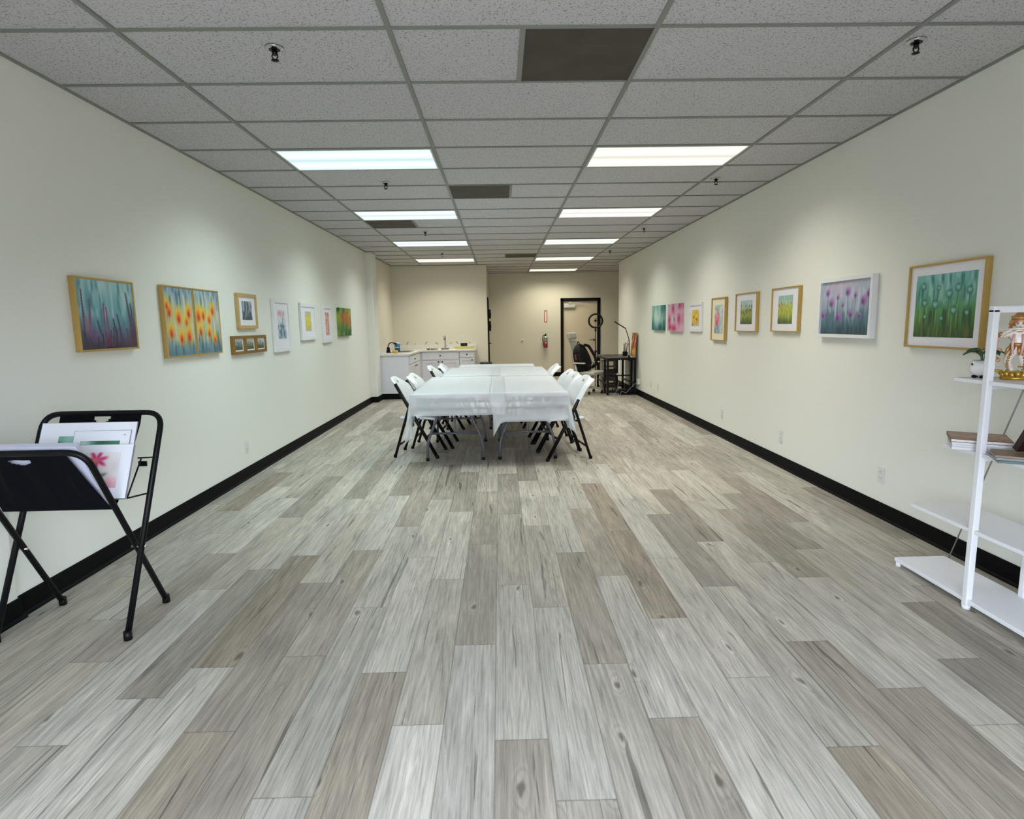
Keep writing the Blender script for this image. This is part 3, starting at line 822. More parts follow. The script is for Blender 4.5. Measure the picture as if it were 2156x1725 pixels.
for u, v, r in ((0.13, 0.80, 0.04), (0.22, 0.60, 0.05), (0.35, 0.70, 0.028), (0.55, 0.79, 0.045), (0.70, 0.72, 0.03), (0.86, 0.62, 0.052), (0.95, 0.74, 0.045), (0.05, 0.38, 0.045), (0.38, 0.33, 0.058), (0.63, 0.38, 0.045), (0.80, 0.35, 0.036), (0.46, 0.55, 0.025)):
    p.line(u, 0.05, u, v, 0.006, '39505f', 0.7).blob(u, v, r, r * 1.7, '8d5a9c', 0.95, 3).blob(u - r * 0.4, v - r * 0.5, r * 0.45, r * 0.9, '54306e', 0.85).blob(u + r * 0.2, v + r * 0.9, r * 0.5, r * 0.7, 'bd8fc0', 0.6)
picture('R', 4.882, 4.180, 1.242, 1.697, 'purple tulip painting in a deep white frame on the right wall', p, 0.026, 0.045, white_frame)
def field(top, mid, low, dots, n, v0, v1, sz):
    p = Paint(90, 110).grad([(0, low), (0.3, mid), (0.55, mid), (0.8, top), (1, top)])
    p.streak('2f3d1a', 0.7, 22, 3, 0.5, 0.8, 0, 0.3).streak('d8dccf', 0.5, 16, 4, 0.55, 0.85, 0.6, 1).streak('a6a64a', 0.5, 20, 4, 0.5, 0.8, 0.2, 0.6)
    for k in range(n):
        u, v = RNG.random(), v0 + (v1 - v0) * RNG.random()
        p.line(u, 0.1, u, v, 0.008, '4a5a2a', 0.5).blob(u, v, sz, sz * 1.4, dots[k % len(dots)], 0.95, 3)
    return p
p = field('8fb8ad', 'a9b444', '42552a', ['d9b23a', 'c9822c', 'e0cf4a', 'b5522c'], 16, 0.45, 0.75, 0.035)
picture('R', 5.757, 5.232, 1.275, 1.682, 'yellow wildflower print with wide white mat in gold frame, beside the purple tulips', p, 0.010, 0.036, gold_frame, mat_board, (0.115, 0.065))
p = field('a3bcc0', '8e9a48', '3c4a26', ['4a3c3e', '3a3438', '5a4038'], 15, 0.42, 0.85, 0.035)
picture('R', 6.640, 6.092, 1.268, 1.676, 'dark poppy field print with wide white mat in a thin gold frame', p, 0.010, 0.036, gold_frame, mat_board, (0.115, 0.07))
p = Paint(70, 110).grad([(0, '9fb0b6'), (0.5, 'b4c4bf'), (1, 'a9c4ba')]); p.blob(0.35, 0.5, 0.25, 0.28, 'c8405e', 0.95, 4).blob(0.3, 0.65, 0.1, 0.2, 'e0a0b0', 0.9).blob(0.48, 0.55, 0.1, 0.2, 'd47a90', 0.9).blob(0.3, 0.84, 0.16, 0.06, '7ea898', 0.8).blob(0.3, 0.1, 0.28, 0.14, '5e7f8e', 0.9, 4).line(0.3, 0.05, 0.33, 0.35, 0.05, '5c7484', 0.7).streak('dfe6e4', 0.5, 8, 8, 0.5, 0.8)
picture('R', 7.395, 6.945, 1.150, 1.662, 'tall gold frame with cream mat and a pink vase print on the right wall', p, 0.012, 0.036, gold_frame, cream_board, (0.075, 0.075), 0.0)
p = Paint(60, 80).grad([(0, 'c9b88a'), (1, 'dccf9f')]); p.blob(0.45, 0.55, 0.42, 0.42, 'e0b21c', 0.95, 4).speck(['f0cf3a', 'c9961a', 'e8c02a'], 40, 0.07, 0.15, 0.95, 0.7).blob(0.25, 0.55, 0.07, 0.06, '4a3a22', 0.9).blob(0.65, 0.42, 0.08, 0.07, '54401f', 0.9).blob(0.1, 0.1, 0.08, 0.08, '4f4a28', 0.8)
picture('R', 8.285, 7.778, 1.250, 1.636, 'white frame with a yellow sunflower print on the right wall', p, 0.040, 0.030, white_frame, mat_board, (0.07, 0.045), -0.01)
p = Paint(80, 80).grad([(0, 'd9a9c0'), (0.5, 'd7b3c6'), (1, 'c9a9bb')]); p.streak('e8d4e0', 0.6, 8, 6, 0.5, 0.8)
for u, v, ru, rv in ((0.42, 0.82, 0.1, 0.18), (0.9, 0.92, 0.1, 0.12), (0.15, 0.4, 0.1, 0.18), (0.85, 0.45, 0.12, 0.2), (0.5, 0.12, 0.16, 0.12), (0.2, 0.15, 0.12, 0.1)): p.blob(u, v, ru, rv, 'b3245a', 0.9)
p.blob(0.52, 0.45, 0.05, 0.1, '5a6068', 0.9)
picture('R', 9.305, 8.612, 1.243, 1.653, 'pink and magenta unframed canvas on the far right wall', p, depth=0.04, gloss=False, name='canvas_painting')
p = Paint(80, 80).grad([(0, '2f6f72'), (0.4, '8fb4b0'), (0.7, 'a9c4bf'), (1, '7fb0aa')]); p.blob(0.9, 0.85, 0.12, 0.25, '1f5e5a', 0.9).blob(0.1, 0.2, 0.12, 0.2, '1c4f58', 0.9).blob(0.75, 0.12, 0.14, 0.15, '1a3f4a', 0.9).blob(0.45, 0.55, 0.25, 0.35, 'c6d6d2', 0.7).streak('2f7f78', 0.5, 8, 3, 0.5, 0.8)
picture('R', 10.265, 9.555, 1.253, 1.655, 'teal abstract unframed canvas, farthest picture on the right wall', p, depth=0.04, gloss=False, name='canvas_painting')

# ------------------------------------------------------------------ wall outlets
outlet_white = mat('white outlet plastic', 'd6d6d2', 0.4)
slot_dark = mat('grey slots', '8d8d8a', 0.6)
def outlet(loc, rz, label, blank=False):
    t = thing('wall_outlet', label, 'outlet', loc, rz)
    bm = BM(); box(bm, -0.035, 0.035, -0.007, 0, -0.057, 0.057); obj('cover_plate', bm, outlet_white, t, 0.003)
    if not blank:
        for s in (-1, 1):
            bm = BM(); box(bm, -0.017, 0.017, -0.010, -0.006, s * 0.021 - 0.014, s * 0.021 + 0.014)
            k = obj('socket', bm, outlet_white, t, 0.004)
            bm = BM(); box(bm, -0.008, -0.005, -0.0106, -0.0095, s * 0.021 - 0.005, s * 0.021 + 0.006); box(bm, 0.005, 0.008, -0.0106, -0.0095, s * 0.021 - 0.005, s * 0.021 + 0.006); obj('slots', bm, slot_dark, k)
outlet((XL, 5.50, 0.292), math.pi / 2, 'white outlet low on the left wall below the two poppy paintings')
outlet((XR, 4.002, 0.300), -math.pi / 2, 'white outlet low on the right wall, nearest to the white shelf')
outlet((XR, 5.498, 0.292), -math.pi / 2, 'white outlet low on the right wall, second along from the white shelf')
outlet((XR, 7.011, 0.278), -math.pi / 2, 'white outlet low on the right wall, third along from the white shelf')
outlet((XR, 9.93, 0.30), -math.pi / 2, 'small white outlet low on the far right wall, nearer of the pair by the desk')
outlet((XR, 10.42, 0.30), -math.pi / 2, 'blank white cover plate low on the far right wall, closest to the desk', True)
outlet((-0.86, YK, 1.10), 0, 'pale outlet on the kitchen wall above the yellow tray')

# ------------------------------------------------------------------ folding tables
def make_table(label, loc, W, L):
    t = thing('folding_table', label, 'table', loc, 0, 'folding tables pushed together under white cloths')
    bm = BM(); box(bm, -W / 2, W / 2, -L / 2, L / 2, 0.70, 0.742); obj('tabletop', bm, mat('white granite tabletop', 'cfd0d0', 0.5), t, 0.006)
    bm = BM()
    for s in (-1, 1): box(bm, s * (W / 2 - 0.06) - 0.012, s * (W / 2 - 0.06) + 0.012, -L / 2 + 0.08, L / 2 - 0.08, 0.665, 0.70)
    obj('side_rail', bm, grey_metal, t)
    for e in (-1, 1):
        y = e * (L / 2 - 0.42)
        bm = BM()
        for s in (-1, 1):
            tube(bm, bend([(s * 0.13, y, 0.685), (s * 0.155, y, 0.50), (s * 0.285, y, 0.20), (s * 0.288, y, 0.0)], 0.10), 0.0145, 10)
        tube(bm, [(-0.13, y, 0.685), (0.13, y, 0.685)], 0.0145, 8)
        tube(bm, [(-0.245, y, 0.285), (0.245, y, 0.285)], 0.012, 8)
        lg = obj('leg_pair', bm, grey_metal, t)
        for s in (-1, 1):
            bm = BM(); lathe(bm, [(0.019, 0.0), (0.019, 0.03)], 12, s * 0.288, y); obj('foot_cap', bm, black_plastic, lg)
        bm = BM(); tube(bm, [(0, y, 0.285), (0, y - e * 0.28, 0.66)], 0.009, 8); obj('brace', bm, grey_metal, lg)
TX0, TXM, TX1, TY0, TY1, TY2, TY3 = -0.855, -0.108, 0.640, 5.62, 7.45, 9.0, 9.62
make_table('folding table at the front left under the white cloths, grey wishbone legs', ((TX0 + TXM) / 2, (TY0 + TY1) / 2, 0), TXM - TX0 - 0.006, TY1 - TY0 - 0.006)
make_table('folding table at the front right under the white cloths, grey wishbone legs', ((TX1 + TXM) / 2, (TY0 + TY1) / 2, 0), TX1 - TXM - 0.006, TY1 - TY0 - 0.006)
make_table('folding table at the back left of the table group, mostly hidden by cloth', ((TX0 + 0.10 + TXM) / 2, (TY1 + TY2) / 2, 0), TXM - TX0 - 0.106, TY2 - TY1 - 0.006)
make_table('folding table at the back right of the table group, mostly hidden by cloth', ((TX1 + TXM) / 2, (TY1 + TY2) / 2, 0), TX1 - TXM - 0.006, TY2 - TY1 - 0.006)
make_table('smaller folding table standing crosswise at the far end of the table group', ((-0.64 + 0.525) / 2, (TY2 + TY3) / 2, 0), 1.165, TY3 - TY2 - 0.006)

def cloth_material():
    m = bpy.data.materials.new('thin white plastic cloth')
    m.use_nodes = True
    nt = m.node_tree; N, L = nt.nodes, nt.links
    b = N['Principled BSDF']
    b.inputs['Base Color'].default_value = (0.83, 0.85, 0.87, 1)
    b.inputs['Roughness'].default_value = 0.38
    b.inputs['Specular IOR Level'].default_value = 0.4
    tl = N.new('ShaderNodeBsdfTranslucent'); tl.inputs['Color'].default_value = (0.8, 0.82, 0.86, 1)
    tp = N.new('ShaderNodeBsdfTransparent')
    m1 = N.new('ShaderNodeMixShader'); m1.inputs[0].default_value = 0.18
    m2 = N.new('ShaderNodeMixShader'); m2.inputs[0].default_value = 0.66
    L.new(b.outputs[0], m1.inputs[1]); L.new(tl.outputs[0], m1.inputs[2])
    L.new(m1.outputs[0], m2.inputs[1]); L.new(tp.outputs[0], m2.inputs[2])
    L.new(m2.outputs[0], N['Material Output'].inputs['Surface'])
    tc = N.new('ShaderNodeTexCoord')
    n = N.new('ShaderNodeTexNoise'); n.inputs['Scale'].default_value = 7; n.inputs['Detail'].default_value = 3
    L.new(tc.outputs['Object'], n.inputs['Vector'])
    bp = N.new('ShaderNodeBump'); bp.inputs['Strength'].default_value = 0.6; bp.inputs['Distance'].default_value = 0.015
    L.new(n.outputs['Fac'], bp.inputs['Height'])
    for q in (b, tl): L.new(bp.outputs['Normal'], q.inputs['Normal'])
    return m
cloth_m = cloth_material()
def cloth(label, x0, x1, y0, y1, hl, hr, hf, hb, z, dog=None, flare=0.07, fin=0.20, seed=0, folds=(0.30, 0.135), edge_l=None, edge_r=None, edge_f=None):
    """sheet over the rectangle x0..x1, y0..y1; h* = overhang; a side with 0 overhang ends flat on the table"""
    def axis(a, b, lo, hi):
        n = max(2, round((b - a) / 0.035))
        core = list(np.linspace(a, b, n))
        k = max(1, round(lo / 0.022)); pre = list(np.linspace(a - lo, a, k + 1))[:-1] if lo > 0 else []
        k = max(1, round(hi / 0.022)); post = list(np.linspace(b, b + hi, k + 1))[1:] if hi > 0 else []
        return pre + core + post
    U, V = axis(x0, x1, hl, hr), axis(y0, y1, hf, hb)
    rr = random.Random(seed)
    ph = [rr.random() * 6 for _ in range(6)]
    bm = BM(); G = []
    for v in V:
        R = []
        for u in U:
            a = (x0 - u) if u < x0 else (u - x1) if u > x1 else 0.0
            b = (y0 - v) if v < y0 else (v - y1) if v > y1 else 0.0
            if a > 0 and (hl if u < x0 else hr) > 0.30:      # beside the chairs the sheet bunches up above the seats
                tt = min(1, max(0, (v - y0 - 0.12) / 0.3)); a *= 1 - tt * tt * (3 - 2 * tt) * (1 - 0.29 / (hl if u < x0 else hr))
            sa = -1 if u < x0 else 1
            sb = -1 if v < y0 else 1
            px, py, pz = min(max(u, x0), x1), min(max(v, y0), y1), z
            if dog and b > 0 and sb < 0:
                b *= 1 + dog[2] * min(1, max(0, (dog[1] - u) / (dog[1] - dog[0])))
            if a > 0 and b > 0:
                r = math.hypot(a, b); th = math.atan2(b, a)
                e = r * (flare + fin * math.sin(2 * th) ** 2)
                px += sa * e * math.cos(th); py += sb * e * math.sin(th)
                pz -= r * math.sqrt(max(0.1, 1 - flare ** 2 - (0.6 * fin * math.sin(2 * th)) ** 2)) - 0.004
            elif a > 0:
                wv = 0.018 * math.sin(v * 7 + ph[0]) + 0.010 * math.sin(v * 17 + ph[1])
                px += sa * (flare * a + wv * a / 0.3); pz -= a - 0.004
            elif b > 0:
                wv = 0.012 * math.sin(u * 6 + ph[2]) + 0.006 * math.sin(u * 15 + ph[3])
                py += sb * (flare * b + wv * b / 0.3); pz -= b - 0.004
            else:
                pz += 0.0012 * math.sin(u * 11 + ph[4]) * math.sin(v * 6 + ph[5])
            q = 0.0
            for co, per in ((u - x0, folds[0]), (v - y0, folds[1])):
                dd = abs((co / per + 0.5) % 1 - 0.5) * per
                q = max(q, 1 - dd / 0.02)
            if q > 0:
                if a > 0 and b == 0: px += sa * 0.009 * q
                elif b > 0 and a == 0: py += sb * 0.010 * q
                elif a == 0: pz += 0.0022 * q
            R.append(bm.verts.new((px, py, pz)))
        G.append(R)
    for i in range(len(V) - 1):
        for j in range(len(U) - 1):
            f = bm.faces.new((G[i][j], G[i][j + 1], G[i + 1][j + 1], G[i + 1][j])); f.smooth = True
    o = obj('tablecloth', bm, cloth_m)
    s = o.modifiers.new('thickness', 'SOLIDIFY'); s.thickness = 0.0006
    return tag(o, label, 'tablecloth', 'white plastic tablecloths')
ZT = 0.7445
cloth('white plastic tablecloth over the front right table, corners hanging low', TXM + 0.03, TX1, TY0, TY1 - 0.02, 0, 0.36, 0.285, 0, ZT, dog=(-0.08, 0.0, 0.48), seed=3, fin=0.20, flare=0.04)
cloth('white plastic tablecloth over the front left table, overlapping the middle seam', TX0, 0.045, TY0 - 0.022, TY1, 0.44, 0, 0.215, 0, ZT + 0.004, seed=5, fin=0.16, flare=0.05)
cloth('white plastic tablecloth over the back right table', TXM - 0.03, TX1 - 0.005, TY1 - 0.03, TY2, 0, 0.30, 0, 0, ZT + 0.0055, seed=8)
cloth('white plastic tablecloth over the back left table', TX0 + 0.095, 0.0, TY1 + 0.01, TY2, 0.30, 0, 0, 0, ZT + 0.009, seed=9)
cloth('white plastic tablecloth over the far crosswise table', -0.64, 0.525, TY2 - 0.02, TY3, 0.25, 0.25, 0, 0.25, ZT + 0.012, seed=10)

# ------------------------------------------------------------------ folding chairs (front = +y)
chair_white = mat('white moulded chair plastic', 'dcdedf', 0.4, bump=0.15, bscale=260)
def make_chair(label, wrap):
    t = thing('folding_chair', label, 'chair', (0, 0, 0), 0, 'white and black folding chairs around the tables')
    y0, k = 0.235, -0.5437                                        # the front leg runs on into the back upright
    fl = lambda z: y0 + k * z
    # back panel: curved, dished, with a handle slot
    nu, nv = 21, 15
    bm = BM(); G = []
    for i in range(nv):
        v = i / (nv - 1); z = 0.555 + 0.288 * v
        hw = (0.226 if wrap else 0.200) - 0.012 * abs(2 * v - 1) ** 3 - (0.07 * max(0, v - 0.72) ** 1.3 / 0.28 ** 1.3)
        R = []
        for j in range(nu):
            u = 2 * j / (nu - 1) - 1
            y = fl(z) + 0.028 - 0.055 * (1 - u * u) * 0.55 - 0.085 * max(0, v - 0.6) ** 2 / 0.16 * 0.55
            if wrap: y -= 0.050 * max(0, abs(u) - 0.84) / 0.16
            else: y -= 0.020
            zz = z - 0.035 * max(0, abs(u) - 0.55) ** 2 / 0.2 * (v > 0.6) * (v - 0.6) / 0.4
            R.append(bm.verts.new((u * hw, y, zz)))
        G.append(R)
    for i in range(nv - 1):
        for j in range(nu - 1):
            if i in (11,) and 8 <= j <= 11:
                continue
            f = bm.faces.new((G[i][j], G[i][j + 1], G[i + 1][j + 1], G[i + 1][j])); f.smooth = True
    o = obj('backrest', bm, chair_white, t)
    s = o.modifiers.new('thickness', 'SOLIDIFY'); s.thickness = 0.016; s.offset = 0
    b = o.modifiers.new('bevel', 'BEVEL'); b.width = 0.004; b.segments = 2
    # seat
    nu, nv = 15, 15
    bm = BM(); G = []
    for i in range(nv):
        v = i / (nv - 1); y = -0.165 + 0.385 * v
        hw = 0.20 - 0.02 * (1 - v) - 0.04 * max(0, v - 0.85) / 0.15 * 0.6
        R = []
        for j in range(nu):
            u = 2 * j / (nu - 1) - 1
            z = 0.437 - 0.014 * (1 - u * u) * math.sin(math.pi * min(1, v * 1.1)) - 0.022 * max(0, v - 0.82) ** 2 / 0.03 + 0.004 * (1 - v)
            R.append(bm.verts.new((u * hw, y, z)))
        G.append(R)
    for i in range(nv - 1):
        for j in range(nu - 1):
            f = bm.faces.new((G[i][j], G[i][j + 1], G[i + 1][j + 1], G[i + 1][j])); f.smooth = True
    o = obj('seat', bm, chair_white, t)
    s = o.modifiers.new('thickness', 'SOLIDIFY'); s.thickness = 0.028; s.offset = -1
    b = o.modifiers.new('bevel', 'BEVEL'); b.width = 0.008; b.segments = 2
    for s in (-1, 1):
        bm = BM(); x = s * 0.213
        tube(bm, [(x, fl(0.0) + 0.0, 0.0), (x, fl(0.40), 0.40), (x * 0.99, fl(0.62 if wrap else 0.79), 0.62 if wrap else 0.79)], 0.0145, 10, ry=0.0185)
        lg = obj('front_leg', bm, black_metal, t)
        bm = BM(); lathe(bm, [(0.019, 0.0), (0.018, 0.03)], 10, x, fl(0.012)); obj('foot_cap', bm, black_plastic, lg)
        bm = BM(); x = s * 0.188
        tube(bm, bend([(x, -0.235, 0.0), (x, -0.085, 0.47), (s * 0.197, -0.060, 0.53)], 0.05), 0.0145, 10, ry=0.0185)
        lg = obj('rear_leg', bm, black_metal, t)
        bm = BM(); lathe(bm, [(0.019, 0.0), (0.018, 0.03)], 10, x, -0.233); obj('foot_cap', bm, black_plastic, lg)
        bm = BM(); tube(bm, bend([(s * 0.198, fl(0.50), 0.50), (s * 0.198, fl(0.43) - 0.07, 0.415), (s * 0.198, fl(0.40) + 0.02, 0.405), (s * 0.198, fl(0.44) + 0.05, 0.425)], 0.04), 0.007, 8); obj('seat_bracket', bm, black_metal, t)
    bm = BM(); tube(bm, [(-0.188, -0.20, 0.125), (0.188, -0.20, 0.125)], 0.010, 8); obj('stretcher', bm, black_metal, t)
    bm = BM(); tube(bm, [(-0.213, fl(0.22), 0.22), (0.213, fl(0.22), 0.22)], 0.010, 8); obj('stretcher', bm, black_metal, t)
    bm = BM(); box(bm, -0.05, 0.05, -0.10, -0.078, 0.30, 0.405); tube(bm, [(-0.19, -0.09, 0.40), (0.19, -0.09, 0.40)], 0.009, 8); obj('seat_support', bm, black_metal, t)
    return t
ch = make_chair('white folding chair at the front left corner of the tables, nearest on the left', False)
ch.location = (-0.885, 6.40, 0); ch.rotation_euler = (0, 0, math.radians(-97))
cw_ = make_chair('white folding chair second from the front on the left side of the tables', True)
cw_.location = (-0.775, 6.86, 0); cw_.rotation_euler = (0, 0, math.radians(-93))
for c0, x, y, a, l in ((ch, -0.70, 8.10, -99, 'white folding chair third from the front on the left side of the tables'),
                   (cw_, -0.60, 8.55, -90, 'white folding chair farthest back on the left side of the tables'),
                   (cw_, 0.655, 6.15, 99, 'white folding chair at the front right corner of the tables, nearest on the right'),
                   (cw_, 0.60, 6.60, 95, 'white folding chair second from the front on the right side of the tables'),
                   (cw_, 0.59, 7.04, 95, 'white folding chair third from the front on the right side, close behind the second'),
                   (cw_, 0.52, 8.10, 92, 'white folding chair farthest back on the right side of the tables')):
    dup(c0, (x, y, 0), math.radians(a), l)

# ------------------------------------------------------------------ print rack by the left wall
t = thing('print_rack', 'black folding print rack with fabric sling by the left wall', 'rack', (0, 0, 0))
RX0, RX1 = -2.296, -1.708
rear = bend([(RX0, 2.55, 0.01), (RX0, 3.005, 0.975), (RX1, 3.005, 0.975), (RX1, 2.55, 0.01)], 0.085, 7)
bm = BM(); tube(bm, rear, 0.0135, 12); k = obj('rear_frame', bm, black_metal, t)
for x in (RX0, RX1):
    bm = BM(); lathe(bm, [(0.018, 0.0), (0.017, 0.04)], 12, x, 2.555); obj('foot_cap', bm, black_plastic, k)
FX0, FX1 = RX0 + 0.032, RX1 - 0.032
front = bend([(FX0, 2.928, 0.01), (FX0, 2.465, 0.885), (FX1, 2.465, 0.885), (FX1, 2.928, 0.01)], 0.085, 7)
bm = BM(); tube(bm, front, 0.0135, 12); k = obj('front_frame', bm, black_metal, t)
for x in (FX0, FX1):
    bm = BM(); lathe(bm, [(0.018, 0.0), (0.017, 0.04)], 12, x, 2.925); obj('foot_cap', bm, black_plastic, k)
for x in (RX0 + 0.016, RX1 - 0.016):
    bm = BM(); tube(bm, [(x - 0.036, 2.729, 0.374), (x + 0.036, 2.729, 0.374)], 0.006, 8); obj('pivot_bolt', bm, chrome, t)
fabric = mat('black sling fabric', '07070d', 0.85, spec=0.12, bump=0.5, bscale=14, bdist=0.01)
def panel(bm, top_a, top_b, bot_a, bot_b, notch, n=40, rows=14, ripple=0.0):
    """cloth panel between a top and a bottom edge with a half-round handle notch in the top strip"""
    ta, tb, ba, bb = map(Vector, (top_a, top_b, bot_a, bot_b))
    G = []
    for i in range(rows + 1):
        v = i / rows
        R = []
        for j in range(n + 1):
            u = j / n
            p = ta.lerp(tb, u).lerp(ba.lerp(bb, u), v)
            p.y += ripple * math.sin(u * 19) * math.sin(v * math.pi) + 0.3 * ripple * math.sin(u * 47 + v * 4) * math.sin(v * math.pi)
            R.append(bm.verts.new(p))
        G.append(R)
    for i in range(rows):
        for j in range(n):
            cu, cv = (j + 0.5) / n, (i + 0.5) / rows
            if notch and notch[2] < cv and ((cu - notch[0]) / notch[1]) ** 2 + ((cv - notch[2]) / notch[3]) ** 2 < 1:
                continue
            f = bm.faces.new((G[i][j], G[i][j + 1], G[i + 1][j + 1], G[i + 1][j])); f.smooth = True
bm = BM(); panel(bm, (RX0 + 0.085, 3.004, 0.985), (RX1 - 0.10, 3.004, 0.985), (RX0 + 0.085, 2.978, 0.925), (RX1 - 0.10, 2.978, 0.925), (0.52, 0.10, 0.42, 0.5), 40, 24)
panel(bm, (RX0 + 0.085, 2.978, 0.925), (RX1 - 0.10, 2.978, 0.925), (RX0 + 0.07, 2.728, 0.592), (RX1 - 0.09, 2.728, 0.592), None, 8, 6)
panel(bm, (RX0 + 0.07, 2.728, 0.592), (RX1 - 0.09, 2.728, 0.592), (RX0 + 0.06, 2.615, 0.592), (RX1 - 0.045, 2.615, 0.592), None, 8, 4)
panel(bm, (RX0 + 0.10, 2.458, 0.897), (RX1 - 0.12, 2.458, 0.897), (RX0 + 0.06, 2.615, 0.592), (RX1 - 0.045, 2.615, 0.592), (0.46, 0.13, 0.14, 0.085), 60, 70, 0.008)
o = obj('fabric_sling', bm, fabric, t)
s = o.modifiers.new('thickness', 'SOLIDIFY'); s.thickness = 0.002; s.offset = 0
bm = BM(); tube(bm, [(RX1 - 0.005, 2.905, 0.765), (RX1 - 0.08, 2.895, 0.765)], 0.004, 6); tube(bm, [(RX1 - 0.005, 2.83, 0.605), (RX1 - 0.07, 2.76, 0.600)], 0.004, 6)
tube(bm, [(RX1 - 0.07, 2.765, 0.600), (RX1 - 0.06, 2.89, 0.765)], 0.004, 6); box(bm, RX1 - 0.075, RX1 - 0.035, 2.885, 2.892, 0.725, 0.75)
obj('sling_wire', bm, black_metal, t)

# mats and prints in the rack
SL = math.atan(0.472)
board_white = mat('white print board', 'e6e8ee', 0.5, coat=0.2)
edge_shade = mat('grey board edge and shade line', '8f8f9a', 0.8)  # grey of the board sides and of the painted shade outline
board_lav = mat('lavender board edge', 'cfcfe0', 0.6)
def print_board(name, label, x0, x1, h, off, P=None, win=None, thick=0.004, rear_side=True, base=(2.70, 0.61), m=board_white, group=None, cat='print'):
    """board leaning in the sling; origin bottom centre; local x right, z up along the board, -y towards the viewer"""
    w = x1 - x0
    if rear_side:
        n = Vector((0, -math.cos(SL), math.sin(SL)))
        loc = Vector(((x0 + x1) / 2, base[0], base[1])) + n * off
        rot = (-SL, 0, 0)
    else:
        n = Vector((0, math.cos(0.475), math.sin(0.475)))
        loc = Vector(((x0 + x1) / 2, base[0], base[1])) + n * off
        rot = (0.475, 0, 0)
    t = thing(name, label, cat, loc, 0, group, rot)
    bm = BM(); box(bm, -w / 2, w / 2, -thick, 0, 0, h); bm.normal_update()
    for f in bm.faces: f.material_index = 0 if abs(f.normal.y) > 0.5 else 1
    obj('mat_board', bm, [m, edge_shade if rear_side else board_lav], t)
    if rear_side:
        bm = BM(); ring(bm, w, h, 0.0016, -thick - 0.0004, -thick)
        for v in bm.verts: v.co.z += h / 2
        obj('shade_outline', bm, edge_shade, t)  # thin grey border painting in the shadow line between overlapping boards
    if P is not None:
        o = art_mesh('artwork', P, win[1] - win[0], win[3] - win[2], -thick - 0.0008, t, art_gloss, yb=-thick + 0.0005)
        o.location = ((win[0] + win[1]) / 2 - (x0 + x1) / 2, 0, (win[2] + win[3]) / 2)
    return t
p = Paint(60, 60).grad([(0, '2f6b5c'), (0.6, '5fa08e'), (1, '8fc0b2')]); p.blob(0.05, 0.6, 0.1, 0.6, '174a3e', 0.8).streak('b7dcd2', 0.5, 8, 5, 0.5, 0.8)
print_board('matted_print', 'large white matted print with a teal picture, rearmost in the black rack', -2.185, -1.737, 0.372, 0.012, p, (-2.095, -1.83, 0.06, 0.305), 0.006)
p = Paint(60, 60).grad([(0, '9fc4b0'), (0.8, '4f8f78'), (1, '3d7a5e')]); p.blob(0.55, 0.95, 0.2, 0.1, '1f5a3e', 0.8).blob(0.1, 0.95, 0.2, 0.1, 'cfe6dc', 0.8)
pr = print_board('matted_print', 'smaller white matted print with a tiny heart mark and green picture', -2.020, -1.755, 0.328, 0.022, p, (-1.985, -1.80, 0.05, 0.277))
bm = BM()
hp = []
for i in range(24):
    a = 2 * math.pi * i / 24
    hp.append((0.0045 * math.sin(a) ** 3 * 1.1, 0.004 * (13 * math.cos(a) - 5 * math.cos(2 * a) - 2 * math.cos(3 * a) - math.cos(4 * a)) / 16))
prism(bm, [(0.105 + a, 0.306 + b) for a, b in hp], -0.0050, -0.0035, 'y'); obj('heart_mark', bm, mat('grey print ink', '9a9aa2', 0.6), pr)
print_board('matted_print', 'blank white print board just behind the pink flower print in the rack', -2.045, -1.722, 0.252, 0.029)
p = Paint(110, 110).grad([(0, 'd9a9b4'), (0.4, 'e6dcd8'), (1, 'e3e0dc')]); p.blob(0.15, 0.65, 0.3, 0.25, 'e9b9c8', 0.6).blob(0.9, 0.6, 0.12, 0.2, 'c9c4c6', 0.6)
for k in range(7):
    a = k * 2 * math.pi / 7 + 0.3
    p.blob(0.42 + 0.16 * math.cos(a), 0.78 + 0.14 * math.sin(a), 0.13, 0.055, 'd42a6e', 0.9, 3, a)
for k in range(7):
    a = k * 2 * math.pi / 7 + 0.3
    p.line(0.42, 0.78, 0.42 + 0.2 * math.cos(a), 0.78 + 0.2 * math.sin(a) + 1e-3, 0.008, '9d1a4c', 0.5)
p.blob(0.40, 0.77, 0.045, 0.045, 'd9b24a', 1.0).blob(0.40, 0.76, 0.02, 0.02, '7a4a2c', 0.8).blob(0.6, 0.34, 0.14, 0.06, '5f7a6a', 0.9, 3, 0.5).line(0.48, 0.30, 0.75, 0.40, 0.012, '33443c', 0.8).blob(0.75, 0.1, 0.2, 0.15, 'd98aa0', 0.7)
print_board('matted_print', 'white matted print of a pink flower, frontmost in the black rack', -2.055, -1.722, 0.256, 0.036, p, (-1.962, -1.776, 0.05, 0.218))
for k in range(5):
    print_board('print_board', ['white mat board leaning on the front sling of the rack, outermost of five', 'white mat board leaning on the front sling of the rack, second from the outside',
                'white mat board leaning on the front sling of the rack, middle of five', 'white mat board leaning on the front sling of the rack, fourth from the outside', 'white mat board leaning on the front sling of the rack, innermost of five'][k],
                RX0 + 0.10, RX1 - 0.075 - 0.004 * k, 0.345 - 0.003 * k, 0.008 + 0.009 * k, thick=0.007, rear_side=False, base=(2.634, 0.600), m=[board_lav, board_white][k % 2], group='boards standing against the front of the rack')

